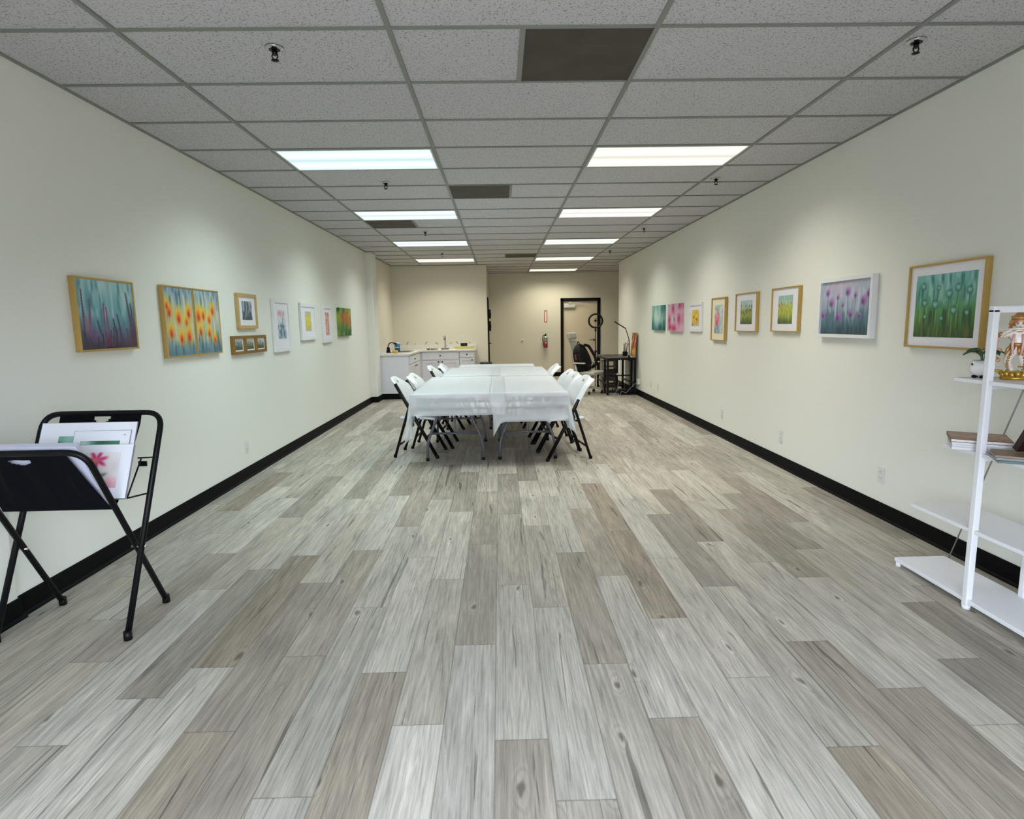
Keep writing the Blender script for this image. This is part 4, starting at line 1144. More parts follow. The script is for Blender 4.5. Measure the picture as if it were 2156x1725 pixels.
# ------------------------------------------------------------------ white shelf unit on the right
SX0, SX1 = 2.198, 2.488
PY0, PY1 = 2.645, 1.70
t = thing('shelf_unit', 'white metal shelf unit with staggered shelves at the right wall', 'shelf', (0, 0, 0))
for i, y in enumerate((PY0, PY1)):
    bm = BM(); r = 0.015
    for x in (SX0 + 0.012, SX1 - 0.005): box(bm, x - r, x + r, y - r, y + r, 0.012, 1.415)
    box(bm, SX0 - 0.003, SX1 + 0.010, y - r, y + r, 1.40, 1.43)
    fr = obj('post_frame', bm, white_metal, t, 0.004)
    for x in (SX0 + 0.012, SX1 - 0.005):
        bm = BM(); lathe(bm, [(0.018, 0.0), (0.018, 0.02)], 14, x, y); obj('foot', bm, white_plastic, fr)
SHELVES = [(0.030, 0.050, 3.160), (0.375, 0.393, 3.063), (0.742, 0.760, 2.870), (1.077, 1.095, 2.835)]
for z0, z1, ye in SHELVES:
    bm = BM(); yn = PY0 + PY1 - ye
    box(bm, SX0 + 0.004, SX1, yn, ye, z0, z1)
    sh = obj('shelf_board', bm, white_metal, t, 0.002)
    for y in (PY0, PY1):
        bm = BM()
        tri = [(SX0 + 0.027, z0), (SX1 - 0.02, z0), (SX0 + 0.027, z0 - 0.028)]
        prism(bm, tri, y + 0.014, y + 0.017, 'y')
        obj('shelf_bracket', bm, white_metal, sh)
for y in (3.145, PY0 + PY1 - 3.145):
    for x in (SX0 + 0.02, SX1 - 0.02):
        bm = BM(); lathe(bm, [(0.013, 0.0), (0.013, 0.031)], 12, x, y); obj('stub_foot', bm, white_metal, t)
for s, y0 in ((1, 3.13), (-1, PY0 + PY1 - 3.13)):
    bm = BM(); tube(bm, [(SX1 + 0.002, y0, 0.05), (SX1 + 0.002, y0 - s * 0.50, 1.41)], 0.0035, 8); obj('brace_rod', bm, mat('grey brace rod', '8f8f92', 0.4, metal=0.5), t)

# things on the shelf
pot_white = mat('white glazed pot', 'e8e8e6', 0.25, coat=0.5)
leaf_green = mat('deep green leaf', '1f4a22', 0.45, var=0.2, vscale=40)
t = thing('potted_plant', 'small green plant in a round white pot with black feet on the top shelf', 'plant', (2.290, 2.782, 1.095))
bm = BM(); lathe(bm, [(0.022, 0.010), (0.040, 0.018), (0.049, 0.042), (0.047, 0.066), (0.038, 0.084), (0.036, 0.084), (0.036, 0.074), (0.010, 0.072)], 28); k = obj('pot', bm, pot_white, t)
bm = BM()
for a in range(5):
    an = a * 2 * math.pi / 5 + 0.4; ellipsoid(bm, (0.030 * math.cos(an), 0.030 * math.sin(an), 0.0075), (0.012, 0.012, 0.0075), 10, 6)
obj('pot_feet', bm, black_plastic, k)
bm = BM(); ellipsoid(bm, (-0.049, 0, 0.066), (0.004, 0.004, 0.006), 8, 5); obj('side_knob', bm, black_plastic, k)
bm = BM(); lathe(bm, [(0.002, 0.0745), (0.0355, 0.0745), (0.0355, 0.076), (0.002, 0.078)], 20); obj('soil', bm, mat('dark potting soil', '2a211a', 0.9), t)
rl = random.Random(3)
for a in range(7):
    an = a * 2 * math.pi / 7 + 0.3
    bm = BM(); hx_, hy_ = math.cos(an), math.sin(an)
    rr_ = 0.035 + 0.012 * rl.random(); zt = 0.118 + 0.018 * rl.random()
    tube(bm, bend([(0.004 * hx_, 0.004 * hy_, 0.074), (0.012 * hx_, 0.012 * hy_, zt - 0.005), (rr_ * hx_, rr_ * hy_, zt)], 0.02), 0.0015, 6)
    st = obj('stem', bm, mat('plant stem', '35552c', 0.6), t)
    bm = BM(); G = []
    for i in range(7):
        v = i / 6; wv = 0.021 * math.sin(math.pi * (0.08 + 0.92 * v)) ** 0.7
        R = []
        for j in range(5):
            u = (j - 2) / 2
            d = rr_ - 0.012 + 0.052 * v
            R.append(bm.verts.new((d * hx_ - hy_ * u * wv, d * hy_ + hx_ * u * wv, zt + 0.004 + 0.006 * u * u - 0.020 * v * v)))
        G.append(R)
    for i in range(6):
        for j in range(4):
            f = bm.faces.new((G[i][j], G[i][j + 1], G[i + 1][j + 1], G[i + 1][j])); f.smooth = True
    o = obj('leaf', bm, leaf_green, st); s = o.modifiers.new('thickness', 'SOLIDIFY'); s.thickness = 0.001

# figurine: standing flute player in white, pink and gold on a gold base
def skin(name, pts, edges, radii, m, parent, sub=2):
    me = bpy.data.meshes.new(name)
    me.from_pydata(pts, edges, [])
    o = bpy.data.objects.new(name, me)
    C.objects.link(o)
    o.parent = parent
    sk = o.modifiers.new('skin', 'SKIN'); sk.use_smooth_shade = True
    for i, r in enumerate(radii):
        me.skin_vertices[0].data[i].radius = (r, r) if not isinstance(r, tuple) else r
    me.skin_vertices[0].data[0].use_root = True
    sb = o.modifiers.new('smooth', 'SUBSURF'); sb.levels = sub; sb.render_levels = sub
    me.materials.append(m)
    return o
ivory = mat('ivory figurine glaze', 'e9dfd4', 0.35, coat=0.4)
blush = mat('pink figurine glaze', 'e3b4b0', 0.4, coat=0.3)
gilt = mat('gilded figurine trim', 'b98a4e', 0.35, metal=0.55)
gold_base = mat('gilded base', 'c9a246', 0.3, metal=0.7)
dark_line = mat('dark figurine line', '3a2a22', 0.5)
t = thing('figurine', 'ornate white, pink and gold flute-playing figurine on the top shelf', 'figurine', (2.352, 2.668, 1.095), math.radians(-8))
t.location = (2.370, 2.690, 1.095); t.rotation_euler = (0, 0, math.radians(-40)); t.scale = (1.12, 1.12, 1.12)
P_ = [(0, 0, 0.125), (0, 0.002, 0.150), (0.002, 0.0, 0.178), (0.003, 0, 0.196), (0.003, -0.002, 0.206), (0.002, -0.006, 0.225), (0.002, -0.005, 0.243),       # 0 pelvis .. 6 crown of head
      (-0.030, 0, 0.188), (-0.058, -0.004, 0.176), (-0.034, -0.030, 0.196), (-0.022, -0.036, 0.205),                                                        # left arm 7-10
      (0.034, 0, 0.188), (0.064, -0.006, 0.176), (0.040, -0.032, 0.198), (0.028, -0.036, 0.206),                                                            # right arm 11-14
      (-0.016, 0, 0.112), (-0.030, -0.012, 0.072), (-0.012, -0.004, 0.040), (-0.010, -0.014, 0.034),                                                        # left leg 15-18
      (0.016, 0, 0.112), (0.024, -0.006, 0.072), (0.030, 0.0, 0.036), (0.034, -0.016, 0.030)]                                                               # right leg 19-22
E_ = [(0, 1), (1, 2), (2, 3), (3, 4), (4, 5), (5, 6), (2, 7), (7, 8), (8, 9), (9, 10), (2, 11), (11, 12), (12, 13), (13, 14), (0, 15), (15, 16), (16, 17), (17, 18), (0, 19), (19, 20), (20, 21), (21, 22)]
R_ = [0.024, 0.020, 0.024, 0.012, 0.010, 0.022, 0.018, 0.011, 0.009, 0.0075, 0.006, 0.011, 0.009, 0.0075, 0.006, 0.017, 0.015, 0.009, 0.007, 0.017, 0.015, 0.009, 0.007]
body = skin('body', P_, E_, R_, ivory, t)
bm = BM(); ellipsoid(bm, (0.002, 0.004, 0.238), (0.030, 0.026, 0.026), 16, 10)
for a in range(12):
    an = math.pi * (0.0 + a / 11); ellipsoid(bm, (0.002 + 0.030 * math.cos(an), -0.004, 0.226 + 0.024 * math.sin(an)), (0.007, 0.009, 0.007), 8, 6)
for s in (-1, 1):
    for q in range(5): ellipsoid(bm, (0.002 + s * (0.027 + 0.003 * (q % 2)), 0.004, 0.222 - 0.012 * q), (0.007, 0.008, 0.008), 8, 6)
obj('hair', bm, mat('copper figurine hair', 'b07a4e', 0.4, metal=0.25), t)
bm = BM(); lathe(bm, [(0.030, 0.246), (0.031, 0.252), (0.022, 0.262), (0.014, 0.272), (0.006, 0.286), (0.002, 0.290)], 16, 0.002, 0.0)
for a in range(7): ellipsoid(bm, (0.002 + 0.028 * math.cos(a * 0.52 + 3.14), -0.001 + 0.026 * math.sin(a * 0.52 + 3.14), 0.252), (0.004, 0.004, 0.007), 8, 5)
obj('crown', bm, gilt, t)
bm = BM()
for s in (-1, 1): ellipsoid(bm, (0.002 + s * 0.0085, -0.0265, 0.2265), (0.0042, 0.0016, 0.0018), 8, 5); ellipsoid(bm, (0.002 + s * 0.0085, -0.0255, 0.2315), (0.0055, 0.0014, 0.0009), 8, 4)
obj('eyes', bm, dark_line, t)
bm = BM(); ellipsoid(bm, (0.002, -0.0285, 0.221), (0.0022, 0.003, 0.004), 8, 5); obj('nose', bm, ivory, t)
bm = BM(); ellipsoid(bm, (0.002, -0.0265, 0.2135), (0.005, 0.002, 0.0014), 8, 5); obj('mouth', bm, mat('figurine lips', 'b0605a', 0.4), t)
bm = BM(); tube(bm, [(-0.055, -0.040, 0.204), (0.055, -0.036, 0.211)], 0.0034, 8); obj('flute', bm, ivory, t)
bm = BM()
for s in (-1, 1):
    tube(bm, [(s * 0.014, -0.022, 0.185), (s * 0.017, -0.028, 0.150), (s * 0.014, -0.026, 0.105)], 0.0042, 8)
    tube(bm, bend([(s * 0.030, 0.004, 0.186), (s * 0.070, 0.006, 0.165), (s * 0.064, 0.004, 0.115)], 0.03), 0.0050, 8)
obj('sash', bm, blush, t)
bm = BM()
for q in range(9):
    an = q * 2 * math.pi / 9
    tube(bm, [(0.020 * math.cos(an), 0.018 * math.sin(an), 0.140), (0.032 * math.cos(an), 0.028 * math.sin(an), 0.122), (0.040 * math.cos(an), 0.030 * math.sin(an), 0.100)], [0.006, 0.007, 0.003], 8)
lathe(bm, [(0.021, 0.136), (0.026, 0.140), (0.026, 0.146), (0.021, 0.150)], 18)
obj('skirt', bm, gilt, t)
for s in (-1, 1):
    bm = BM()
    for z, y in ((0.178, -0.003), (0.186, -0.012)): ellipsoid(bm, (s * 0.056, y, z), (0.010, 0.009, 0.008), 10, 6)
    obj('armlet', bm, gilt, t)
    bm = BM(); lathe(bm, [(0.010, 0.050), (0.012, 0.053), (0.010, 0.056)], 12, s * 0.020 - 0.002, -0.006); obj('anklet', bm, gilt, t)
    bm = BM()
    for q in range(7):
        tt = q / 6; ellipsoid(bm, (s * (0.016 + 0.012 * math.sin(tt * 2.4)) , -0.020 - 0.006 * math.sin(tt * 3), 0.115 - 0.075 * tt), (0.0055, 0.005, 0.006), 8, 6)
    obj('leg_trim', bm, gilt, t)
bm = BM(); lathe(bm, [(0.013, 0.192), (0.017, 0.194), (0.013, 0.197)], 14, 0.003, 0)
obj('necklace', bm, gilt, t)
bm = BM()
for q in range(8):
    an = q * 0.8; ellipsoid(bm, (-0.066 + 0.010 * math.cos(an), 0.004 + 0.008 * math.sin(an * 1.7), 0.120 - 0.006 * q), (0.009, 0.008, 0.008), 8, 6)
ellipsoid(bm, (-0.070, 0, 0.066), (0.005, 0.005, 0.010), 8, 6)
obj('garland', bm, mat('pale gilt flowers', 'd2a982', 0.35, metal=0.35), t)
bm = BM(); lathe(bm, [(0.046, 0.0), (0.050, 0.006), (0.046, 0.012), (0.040, 0.016), (0.030, 0.020)], 24)
for q in range(14):
    an = q * 2 * math.pi / 14; ellipsoid(bm, (0.042 * math.cos(an), 0.042 * math.sin(an), 0.020 + 0.004 * (q % 2)), (0.010, 0.010, 0.012), 8, 6)
ellipsoid(bm, (0, 0, 0.022), (0.034, 0.034, 0.014), 14, 7)
tube(bm, [(-0.040, 0, 0.030), (-0.085, 0.004, 0.038)], [0.008, 0.003], 8)
obj('base', bm, gold_base, t)

# books on the third shelf
ZS = 0.760
paper = mat('book paper', 'd8d5cc', 0.8, var=0.08, vscale=120)
def cover_paint(cols):
    p = Paint(40, 40).grad([(0, cols[0]), (0.5, cols[1]), (1, cols[2])], 0.3); p.streak(cols[0], 0.6, 6, 6, 0.5, 0.8); p.speck([cols[2], cols[1]], 12, 0.08, 0, 1, 0.5)
    return p
def book(name, label, cx, cy, z, w, d, h, ang, cover, spine=None, rot=None, group='books and magazines on the third shelf', P=None):
    t = thing(name, label, 'book', (cx, cy, z), math.radians(ang), group, rot)
    cm_ = mat('cover ' + cover, cover, 0.4, var=0.1, vscale=20)
    c = min(0.0025, h * 0.2)
    bm = BM(); box(bm, -w / 2, w / 2, -d / 2, d / 2, 0, c); box(bm, -w / 2, w / 2, -d / 2, d / 2, h - c, h); box(bm, -w / 2, -w / 2 + 0.003, -d / 2, d / 2, c, h - c)
    k = obj('cover', bm, cm_, t)
    bm = BM(); box(bm, -w / 2 + 0.003, w / 2 - 0.003, -d / 2 + 0.003, d / 2 - 0.003, c, h - c); obj('pages', bm, paper, t)
    if P is not None:
        o = art_mesh('cover_picture', P, w - 0.004, d - 0.004, 0, t, art_gloss); o.rotation_euler = (-math.pi / 2, 0, 0); o.location = (0, 0, h + 0.0006)
    return t
ANG = -33.0
BX, BY = 2.300, 2.775
specs = [(0.0125, 'c9ccd4', 'white magazine at the bottom of the stack on the third shelf'), (0.011, 'a9adb8', 'grey-white magazine second from the bottom of the stack on the third shelf'),
         (0.010, 'd4d6da', 'white magazine just under the brown book on the third shelf')]
z = ZS + 0.0005
for h, c, l in specs:
    book('magazine', l, BX + 0.004, BY - 0.003, z, 0.232, 0.228, h, ANG, c); z += h + 0.0004
book('book', 'brown patterned book on top of the magazine stack on the third shelf', BX, BY, z, 0.236, 0.230, 0.016, ANG, '5a2e24', P=cover_paint(['8c4a34', 'a9825e', '7a5a44']))
z = ZS + 0.0005
for k, (h, c, l) in enumerate(((0.010, '55645c', 'dark green magazine at the bottom of the right stack on the third shelf'), (0.009, '7d8a90', 'grey-blue magazine in the middle of the right stack on the third shelf'), (0.008, '8a6f58', 'tan curled magazine on top of the right stack on the third shelf'))):
    book('magazine', l, 2.262 + 0.004 * k, 2.475 + 0.006 * k, z, 0.165, 0.215, h, 62 - 3 * k, c); z += h + 0.0004
for q in range(2):
    book('book', ['black book standing upright behind the leaning maroon book', 'brown book standing upright beside the black one on the third shelf'][q], 2.350, 2.418 - 0.030 * q, z + 0.105, 0.150, 0.21, 0.027, 0, ['1c1a20', '4a3426'][q], rot=(math.radians(90), 0, 0))
A_ = math.radians(118)
t = book('book', 'dark maroon book leaning over the right stack of the third shelf', 2.350, 2.550 + math.cos(A_) * 0.1075, z + 0.0155 + math.sin(A_) * 0.1075, 0.160, 0.215, 0.028, 0, '2a1014', rot=(A_, 0, 0))
for q in range(3):
    bm = BM(); box(bm, -0.045, 0.065, -0.06 + 0.028 * q, -0.052 + 0.028 * q, 0.0281, 0.0288); obj('cover_stripe', bm, mat('pale cover lettering', 'c9c2c0', 0.5), t)

# ------------------------------------------------------------------ kitchen corner
CZ_ = 0.868
CF, CR = 12.95, -1.725            # front face of the back run, right face of the left run
t = thing('base_cabinet', 'white corner base cabinet along the left wall with blank end panel', 'cabinet', (0, 0, 0))
bm = BM(); box(bm, XL - 0.018, CR - 0.018, 11.362, CF + 0.6, 0.11, 0.83); obj('carcass', bm, cabinet_white, t)
bm = BM(); box(bm, XL - 0.015, CR - 0.07, 11.365, CF + 0.55, 0, 0.109); obj('toe_kick', bm, black_rubber, t)
def front(bm_name, plane, a0, a1, z0, z1, parent, knob_at, shaker=True):
    """door or drawer front; plane 'y' (faces -y at CF) or 'x' (faces +x at CR)"""
    bm = BM(); d = 0.018
    def bx(p0, p1, q0, q1, e0, e1):
        if plane == 'y': box(bm, p0, p1, CF - e1, CF - e0, q0, q1)
        else: box(bm, CR - 0.018 + e0, CR - 0.018 + e1, p0, p1, q0, q1)
    bx(a0, a1, z0, z1, 0, d * 0.7)
    if shaker:
        s = 0.055
        bx(a0, a1, z0, z0 + s, d * 0.7, d); bx(a0, a1, z1 - s, z1, d * 0.7, d); bx(a0, a0 + s, z0 + s, z1 - s, d * 0.7, d); bx(a1 - s, a1, z0 + s, z1 - s, d * 0.7, d)
    else:
        bx(a0, a1, z0, z1, d * 0.7, d)
    o = obj(bm_name, bm, cabinet_white, parent, 0.002)
    ka, kz = knob_at
    M_ = (Matrix.Translation((ka, CF - d, kz)) @ Rm(90, 'X')) if plane == 'y' else (Matrix.Translation((CR - 0.018 + d, ka, kz)) @ Rm(90, 'Y'))
    bm = BM(); lathe(bm, [(0.006, 0.0), (0.006, 0.012), (0.016, 0.018), (0.017, 0.024), (0.010, 0.029), (0.001, 0.030)], 14, M=M_); obj('knob', bm, knob_black, o)
    return o
front('drawer', 'x', 11.42, 12.88, 0.665, 0.815, t, (12.0, 0.735), False)
front('door', 'x', 11.42, 12.14, 0.135, 0.650, t, (12.06, 0.595))
front('door', 'x', 12.155, 12.88, 0.135, 0.650, t, (12.235, 0.595))
t = thing('base_cabinet', 'white sink cabinet with two doors and a false drawer front', 'cabinet', (0, 0, 0))
bm = BM(); box(bm, CR + 0.02, -0.885, CF, YK - 0.004, 0.11, 0.83); box(bm, CR - 0.012, CR + 0.02, CF, CF + 0.05, 0.11, 0.83); obj('carcass', bm, cabinet_white, t)
bm = BM(); box(bm, CR - 0.01, -0.885, CF + 0.06, YK - 0.004, 0, 0.109); obj('toe_kick', bm, black_rubber, t)
front('drawer', 'y', CR + 0.035, -0.90, 0.655, 0.818, t, (-1.295, 0.745), False)
front('door', 'y', CR + 0.035, -1.300, 0.135, 0.640, t, (-1.335, 0.612))
front('door', 'y', -1.290, -0.90, 0.135, 0.640, t, (-1.255, 0.612))
t = thing('base_cabinet', 'white narrow base cabinet with one drawer at the right end of the counter', 'cabinet', (0, 0, 0))
bm = BM(); box(bm, -0.880, -0.565, CF, YK - 0.004, 0.11, 0.83); obj('carcass', bm, cabinet_white, t)
bm = BM(); box(bm, -0.880, -0.565, CF + 0.06, YK - 0.004, 0, 0.109); obj('toe_kick', bm, black_rubber, t)
front('drawer', 'y', -0.872, -0.573, 0.700, 0.818, t, (-0.722, 0.760), False)
front('door', 'y', -0.872, -0.573, 0.135, 0.688, t, (-0.610, 0.640))
t = thing('countertop', 'pale L-shaped laminate countertop with backsplash in the kitchen corner', 'countertop', (0, 0, 0))
bm = BM()
prism(bm, [(XL - 0.0185, 11.34), (CR + 0.012, 11.34), (CR + 0.012, 12.86), (CR + 0.05, 12.92), (-0.53, 12.92), (-0.53, YK - 0.001), (XL - 0.0185, YK - 0.001)], 0.831, CZ_, 'z')
obj('worktop', bm, laminate, t, 0.006)
bm = BM(); box(bm, XL - 0.0185, XL + 0.0, 11.36, YK - 0.02, CZ_, CZ_ + 0.10); box(bm, XL - 0.0185, -0.53, YK - 0.02, YK - 0.001, CZ_, CZ_ + 0.10); obj('backsplash', bm, laminate, t, 0.004)
t = thing('sink', 'steel drop-in sink set in the corner of the counter', 'sink', (-2.02, 12.35, CZ_))
bm = BM(); ring(bm, 0.40, 0.74, 0.03, 0.0005, 0.006)
for v in bm.verts: v.co = Vector((v.co.x, v.co.z, v.co.y))
obj('rim', bm, mat('brushed steel', '8d8c88', 0.3, metal=0.8), t)
bm = BM(); box(bm, -0.17, 0.17, -0.34, 0.34, 0.0004, 0.0015); obj('basin', bm, mat('dark sink basin', '4c4a44', 0.35, metal=0.6), t)

def on_counter(px_x, y, z=CZ_):
    return ((px_x - 1051.8) / 1252.3 * y * 1.0 + 0.006 * 0, y, z)
t = thing('gooseneck_lamp', 'black gooseneck lamp with flared base at the left end of the counter', 'lamp', (-2.22, 11.92, CZ_))
bm = BM(); lathe(bm, [(0.044, 0), (0.044, 0.012), (0.036, 0.05), (0.030, 0.10), (0.024, 0.112)], 20); obj('base', bm, black_plastic, t)
bm = BM(); tube(bm, bend([(0.0, 0, 0.10), (0.0, 0, 0.15), (0.035, 0.0, 0.195), (0.075, 0.0, 0.20), (0.13, 0, 0.185)], 0.05), 0.010, 10); obj('neck', bm, black_plastic, t)
bm = BM(); tube(bm, [(0.105, 0, 0.192), (0.165, 0, 0.172)], [0.014, 0.022], 12); obj('lamp_head', bm, black_plastic, t)
t = thing('wipes_tub', 'blue tub with a white lid beside the black lamp on the counter', 'tub', (-2.125, 12.42, CZ_))
bm = BM(); lathe(bm, [(0.052, 0.0), (0.055, 0.004), (0.055, 0.155), (0.050, 0.16)], 24); k = obj('tub_body', bm, mat('blue tub label', '1f6f9f', 0.35), t)
bm = BM(); lathe(bm, [(0.056, 0.158), (0.056, 0.178), (0.048, 0.186), (0.010, 0.188)], 24); obj('lid', bm, white_plastic, t)
bm = BM(); tube(bm, [(0.056 * math.cos(a), 0.056 * math.sin(a), 0.085) for a in np.linspace(-2.2, -0.9, 9)], 0.012, 6); obj('label_band', bm, mat('pale label', 'cfdbe2', 0.5), k)
o = BM(); box(o, -0.055, 0.055, -0.035, 0.035, 0, 0.055); o = obj('sponge_pack', o, mat('yellow sponge', 'd9b53a', 0.7, var=0.25, vscale=30, bump=0.5, bscale=60, bdist=0.004), None, 0.014, seg=3); o.location = (-2.055, 11.75, CZ_); o.rotation_euler = (0, 0, 0.25)
tag(o, 'yellow sponge pack near the front edge of the counter', 'sponge')
tube_cols = [('1f2428', 'black-capped dark paint tube lying leftmost beside the tray'), ('3d5a2e', 'green paint tube lying second among the tubes'), ('8f8a3a', 'olive yellow paint tube lying third among the tubes'), ('22262e', 'dark blue paint tube lying fourth among the tubes'), ('2a2a30', 'small dark paint tube lying nearest to the yellow tray')]
for k, (c, l) in enumerate(tube_cols):
    x = -1.56 + 0.085 * k + (0.06 if k > 2 else 0); y = 13.10 - 0.02 * (k % 2)
    t = thing('paint_tube', l, 'paint tube', (x, y, CZ_), math.radians(8 * (k % 3) - 8), 'paint tubes lying on the counter')
    bm = BM(); tube(bm, [(-0.040, 0, 0.0135), (0.02, 0, 0.0135), (0.034, 0, 0.0135)], [0.013, 0.013, 0.008], 12); obj('tube_body', bm, mat('paint tube ' + c, c, 0.35), t)
    bm = BM(); tube(bm, [(0.034, 0, 0.0135), (0.050, 0, 0.0135)], 0.009, 10); obj('cap', bm, white_plastic if k in (0, 2) else black_plastic, t)
t = thing('faucet', 'tall chrome faucet standing at the kitchen wall', 'faucet', (-1.225, 13.44, CZ_))
bm = BM(); lathe(bm, [(0.030, 0), (0.030, 0.012), (0.020, 0.02), (0.016, 0.03)], 18); obj('base', bm, chrome, t)
bm = BM(); tube(bm, bend([(0, 0, 0.02), (0, 0, 0.25), (0, -0.03, 0.29), (0, -0.09, 0.275)], 0.04), 0.016, 12); obj('spout', bm, mat('brushed chrome', 'a9aaa8', 0.3, metal=0.8), t)
bm = BM(); tube(bm, [(0, -0.085, 0.282), (0, -0.10, 0.205)], 0.026, 14); obj('spray_head', bm, mat('grey spray head', '8f9090', 0.4, metal=0.4), t)
bm = BM(); tube(bm, [(0.016, 0, 0.07), (0.07, 0, 0.10)], 0.007, 8); obj('handle', bm, chrome, t)
t = thing('tray', 'pale yellow plastic tray at the right end of the counter', 'tray', (-0.775, 13.16, CZ_))
bm = BM()
prism(bm, [(-0.20, -0.12), (0.20, -0.12), (0.20, 0.12), (-0.20, 0.12)], 0, 0.004, 'z'); obj('tray_floor', bm, mat('pale yellow plastic', 'd9d18c', 0.4), t)
bm = BM(); ring(bm, 0.46, 0.28, 0.006, 0.0, 0.07)
for v in bm.verts:
    x, y, z_ = v.co
    s = 0.87 + 0.13 * (y / 0.07); v.co = Vector((x * s, z_ * s, y))
obj('tray_rim', bm, mat('pale yellow plastic', 'd9d18c'), t, 0.002)
t = thing('bowl', 'black bowl standing in the yellow tray', 'bowl', (-0.79, 13.17, CZ_ + 0.0045))
bm = BM(); lathe(bm, [(0.035, 0.0), (0.050, 0.004), (0.070, 0.05), (0.078, 0.125), (0.074, 0.125), (0.062, 0.05), (0.010, 0.012)], 24); obj('bowl_body', bm, black_plastic, t)
decal_m = mat('grey brown decal', '8d856e', 0.7)
for k, (px, pz, a, s_) in enumerate(((843, 726, 40, 0.7), (857, 722.5, 55, 1.25), (873, 725, 75, 0.8), (896, 722, 50, 1.1), (918.5, 723, -45, 1.25), (947.5, 722.5, 50, 0.9), (960.5, 721, -60, 1.1), (987.5, 722, 85, 0.95))):
    x = (px - 1051.8) / 1252.3 * YK + 0.02; z_ = CAM_Z - (pz - 684.2 + (px - 1051.8) * 0.0165) / 1252.3 * YK
    bm = BM(); A = math.radians(a); L_ = 0.04 * s_
    pts = [(-1, 0), (-0.35, 0.30), (0.1, 0.16), (0.6, 0.34), (1, 0.12), (0.75, -0.12), (0.2, -0.16), (-0.4, -0.26)]
    prism(bm, [(L_ * (u * math.cos(A) - v * math.sin(A)), L_ * (u * math.sin(A) + v * math.cos(A))) for u, v in pts], -0.003, -0.0005, 'y')
    o = obj('wall_decal', bm, decal_m); o.location = (x, YK, z_)
    tag(o, ['faint small decal above the blue tub, leftmost on the kitchen wall', 'grey slanted leaf-like decal, second from the left above the counter', 'faint upright decal, third from the left above the counter', 'pale slanted decal, fourth from the left above the counter',
            'dark decal just left of the faucet', 'faint decal just right of the faucet', 'slanted decal above the left end of the yellow tray', 'dark upright decal at the right end of the counter'][k], 'decal', 'small decals on the kitchen wall')
t = thing('trash_can', 'round black trash can at the kitchen wall corner, behind the tables', 'trash can', (-0.318, 13.24, 0))
bm = BM(); lathe(bm, [(0.105, 0.0), (0.112, 0.01), (0.130, 0.50), (0.127, 0.50), (0.108, 0.02), (0.01, 0.015)], 28); obj('can_body', bm, black_plastic, t)
bm = BM(); lathe(bm, [(0.128, 0.490), (0.138, 0.495), (0.139, 0.545), (0.135, 0.565), (0.128, 0.566), (0.128, 0.54)], 28); obj('rim', bm, mat('dark trash can rim', '2a2824', 0.35), t)

# ------------------------------------------------------------------ fire sign, extinguisher, wall stop
sign_red = mat('sign red', 'a5282a', 0.5); sign_white = mat('sign white', 'f0dcd6', 0.5)
t = thing('fire_sign', 'red vertical fire extinguisher sign with white arrow on the back wall', 'sign', (1.219, YA, 1.588))
bm = BM(); box(bm, -0.040, 0.040, -0.004, -0.0005, -0.164, 0.164); obj('sign_plate', bm, sign_red, t)
bm = BM(); prism(bm, [(-0.021, 0.110), (0.021, 0.110), (0.021, -0.105), (0.030, -0.105), (0.0, -0.152), (-0.030, -0.105), (-0.021, -0.105)], -0.0055, -0.004, 'y'); prism(bm, [(-0.030, 0.150), (0.030, 0.150), (0.026, 0.122), (-0.026, 0.122)], -0.0055, -0.004, 'y'); obj('arrow', bm, sign_white, t)
def text(body, size, m, parent, loc, rot, name='lettering'):
    cu = bpy.data.curves.new(name, 'FONT'); cu.body = body; cu.size = size; cu.align_x = 'CENTER'; cu.align_y = 'CENTER'; cu.extrude = 0.0004
    o = bpy.data.objects.new(name, cu); C.objects.link(o)
    dg = bpy.context.evaluated_depsgraph_get(); me = bpy.data.meshes.new_from_object(o.evaluated_get(dg))
    bpy.data.objects.remove(o); me.materials.clear(); me.materials.append(m)
    o = bpy.data.objects.new(name, me); C.objects.link(o); o.parent = parent; o.location = loc; o.rotation_euler = rot
    return o
text('FIRE', 0.024, sign_red, t, (0, -0.0062, 0.136), (math.pi / 2, 0, 0))
text('\n'.join('EXTINGUISHER'), 0.0165, sign_red, t, (0, -0.0062, 0.002), (math.pi / 2, 0, 0))
t = thing('fire_extinguisher', 'red fire extinguisher hanging on the back wall under the red sign', 'fire extinguisher', (1.205, YA - 0.075, 0.765))
bm = BM(); lathe(bm, [(0.050, 0.0), (0.056, 0.006), (0.056, 0.165)], 24); k = obj('cylinder_lower', bm, mat('extinguisher red', '8e1218', 0.3, coat=0.4), t)
bm = BM(); lathe(bm, [(0.0562, 0.165), (0.0562, 0.21), (0.056, 0.25), (0.044, 0.285), (0.020, 0.305), (0.016, 0.315)], 24); obj('cylinder_upper', bm, mat('silver cylinder', 'b4b8ae', 0.35, metal=0.5), t)
bm = BM(); tube(bm, [(0.0575 * math.cos(a), 0.0575 * math.sin(a), 0.255) for a in np.linspace(-2.3, -0.7, 10)], 0.034, 8, ry=0.004); obj('label_plate', bm, mat('green label', '3f7a55', 0.5), k)
bm = BM(); box(bm, -0.028, 0.024, -0.058, -0.054, 0.115, 0.137); obj('label_plate', bm, mat('white label', 'd9c4be', 0.5), k)
bm = BM(); lathe(bm, [(0.018, 0.312), (0.018, 0.345), (0.010, 0.35)], 14); box(bm, -0.012, 0.012, -0.085, 0.01, 0.345, 0.355); box(bm, -0.012, 0.012, -0.080, 0.01, 0.368, 0.376); box(bm, -0.010, 0.010, -0.005, 0.010, 0.345, 0.376); obj('valve_handle', bm, black_plastic, t)
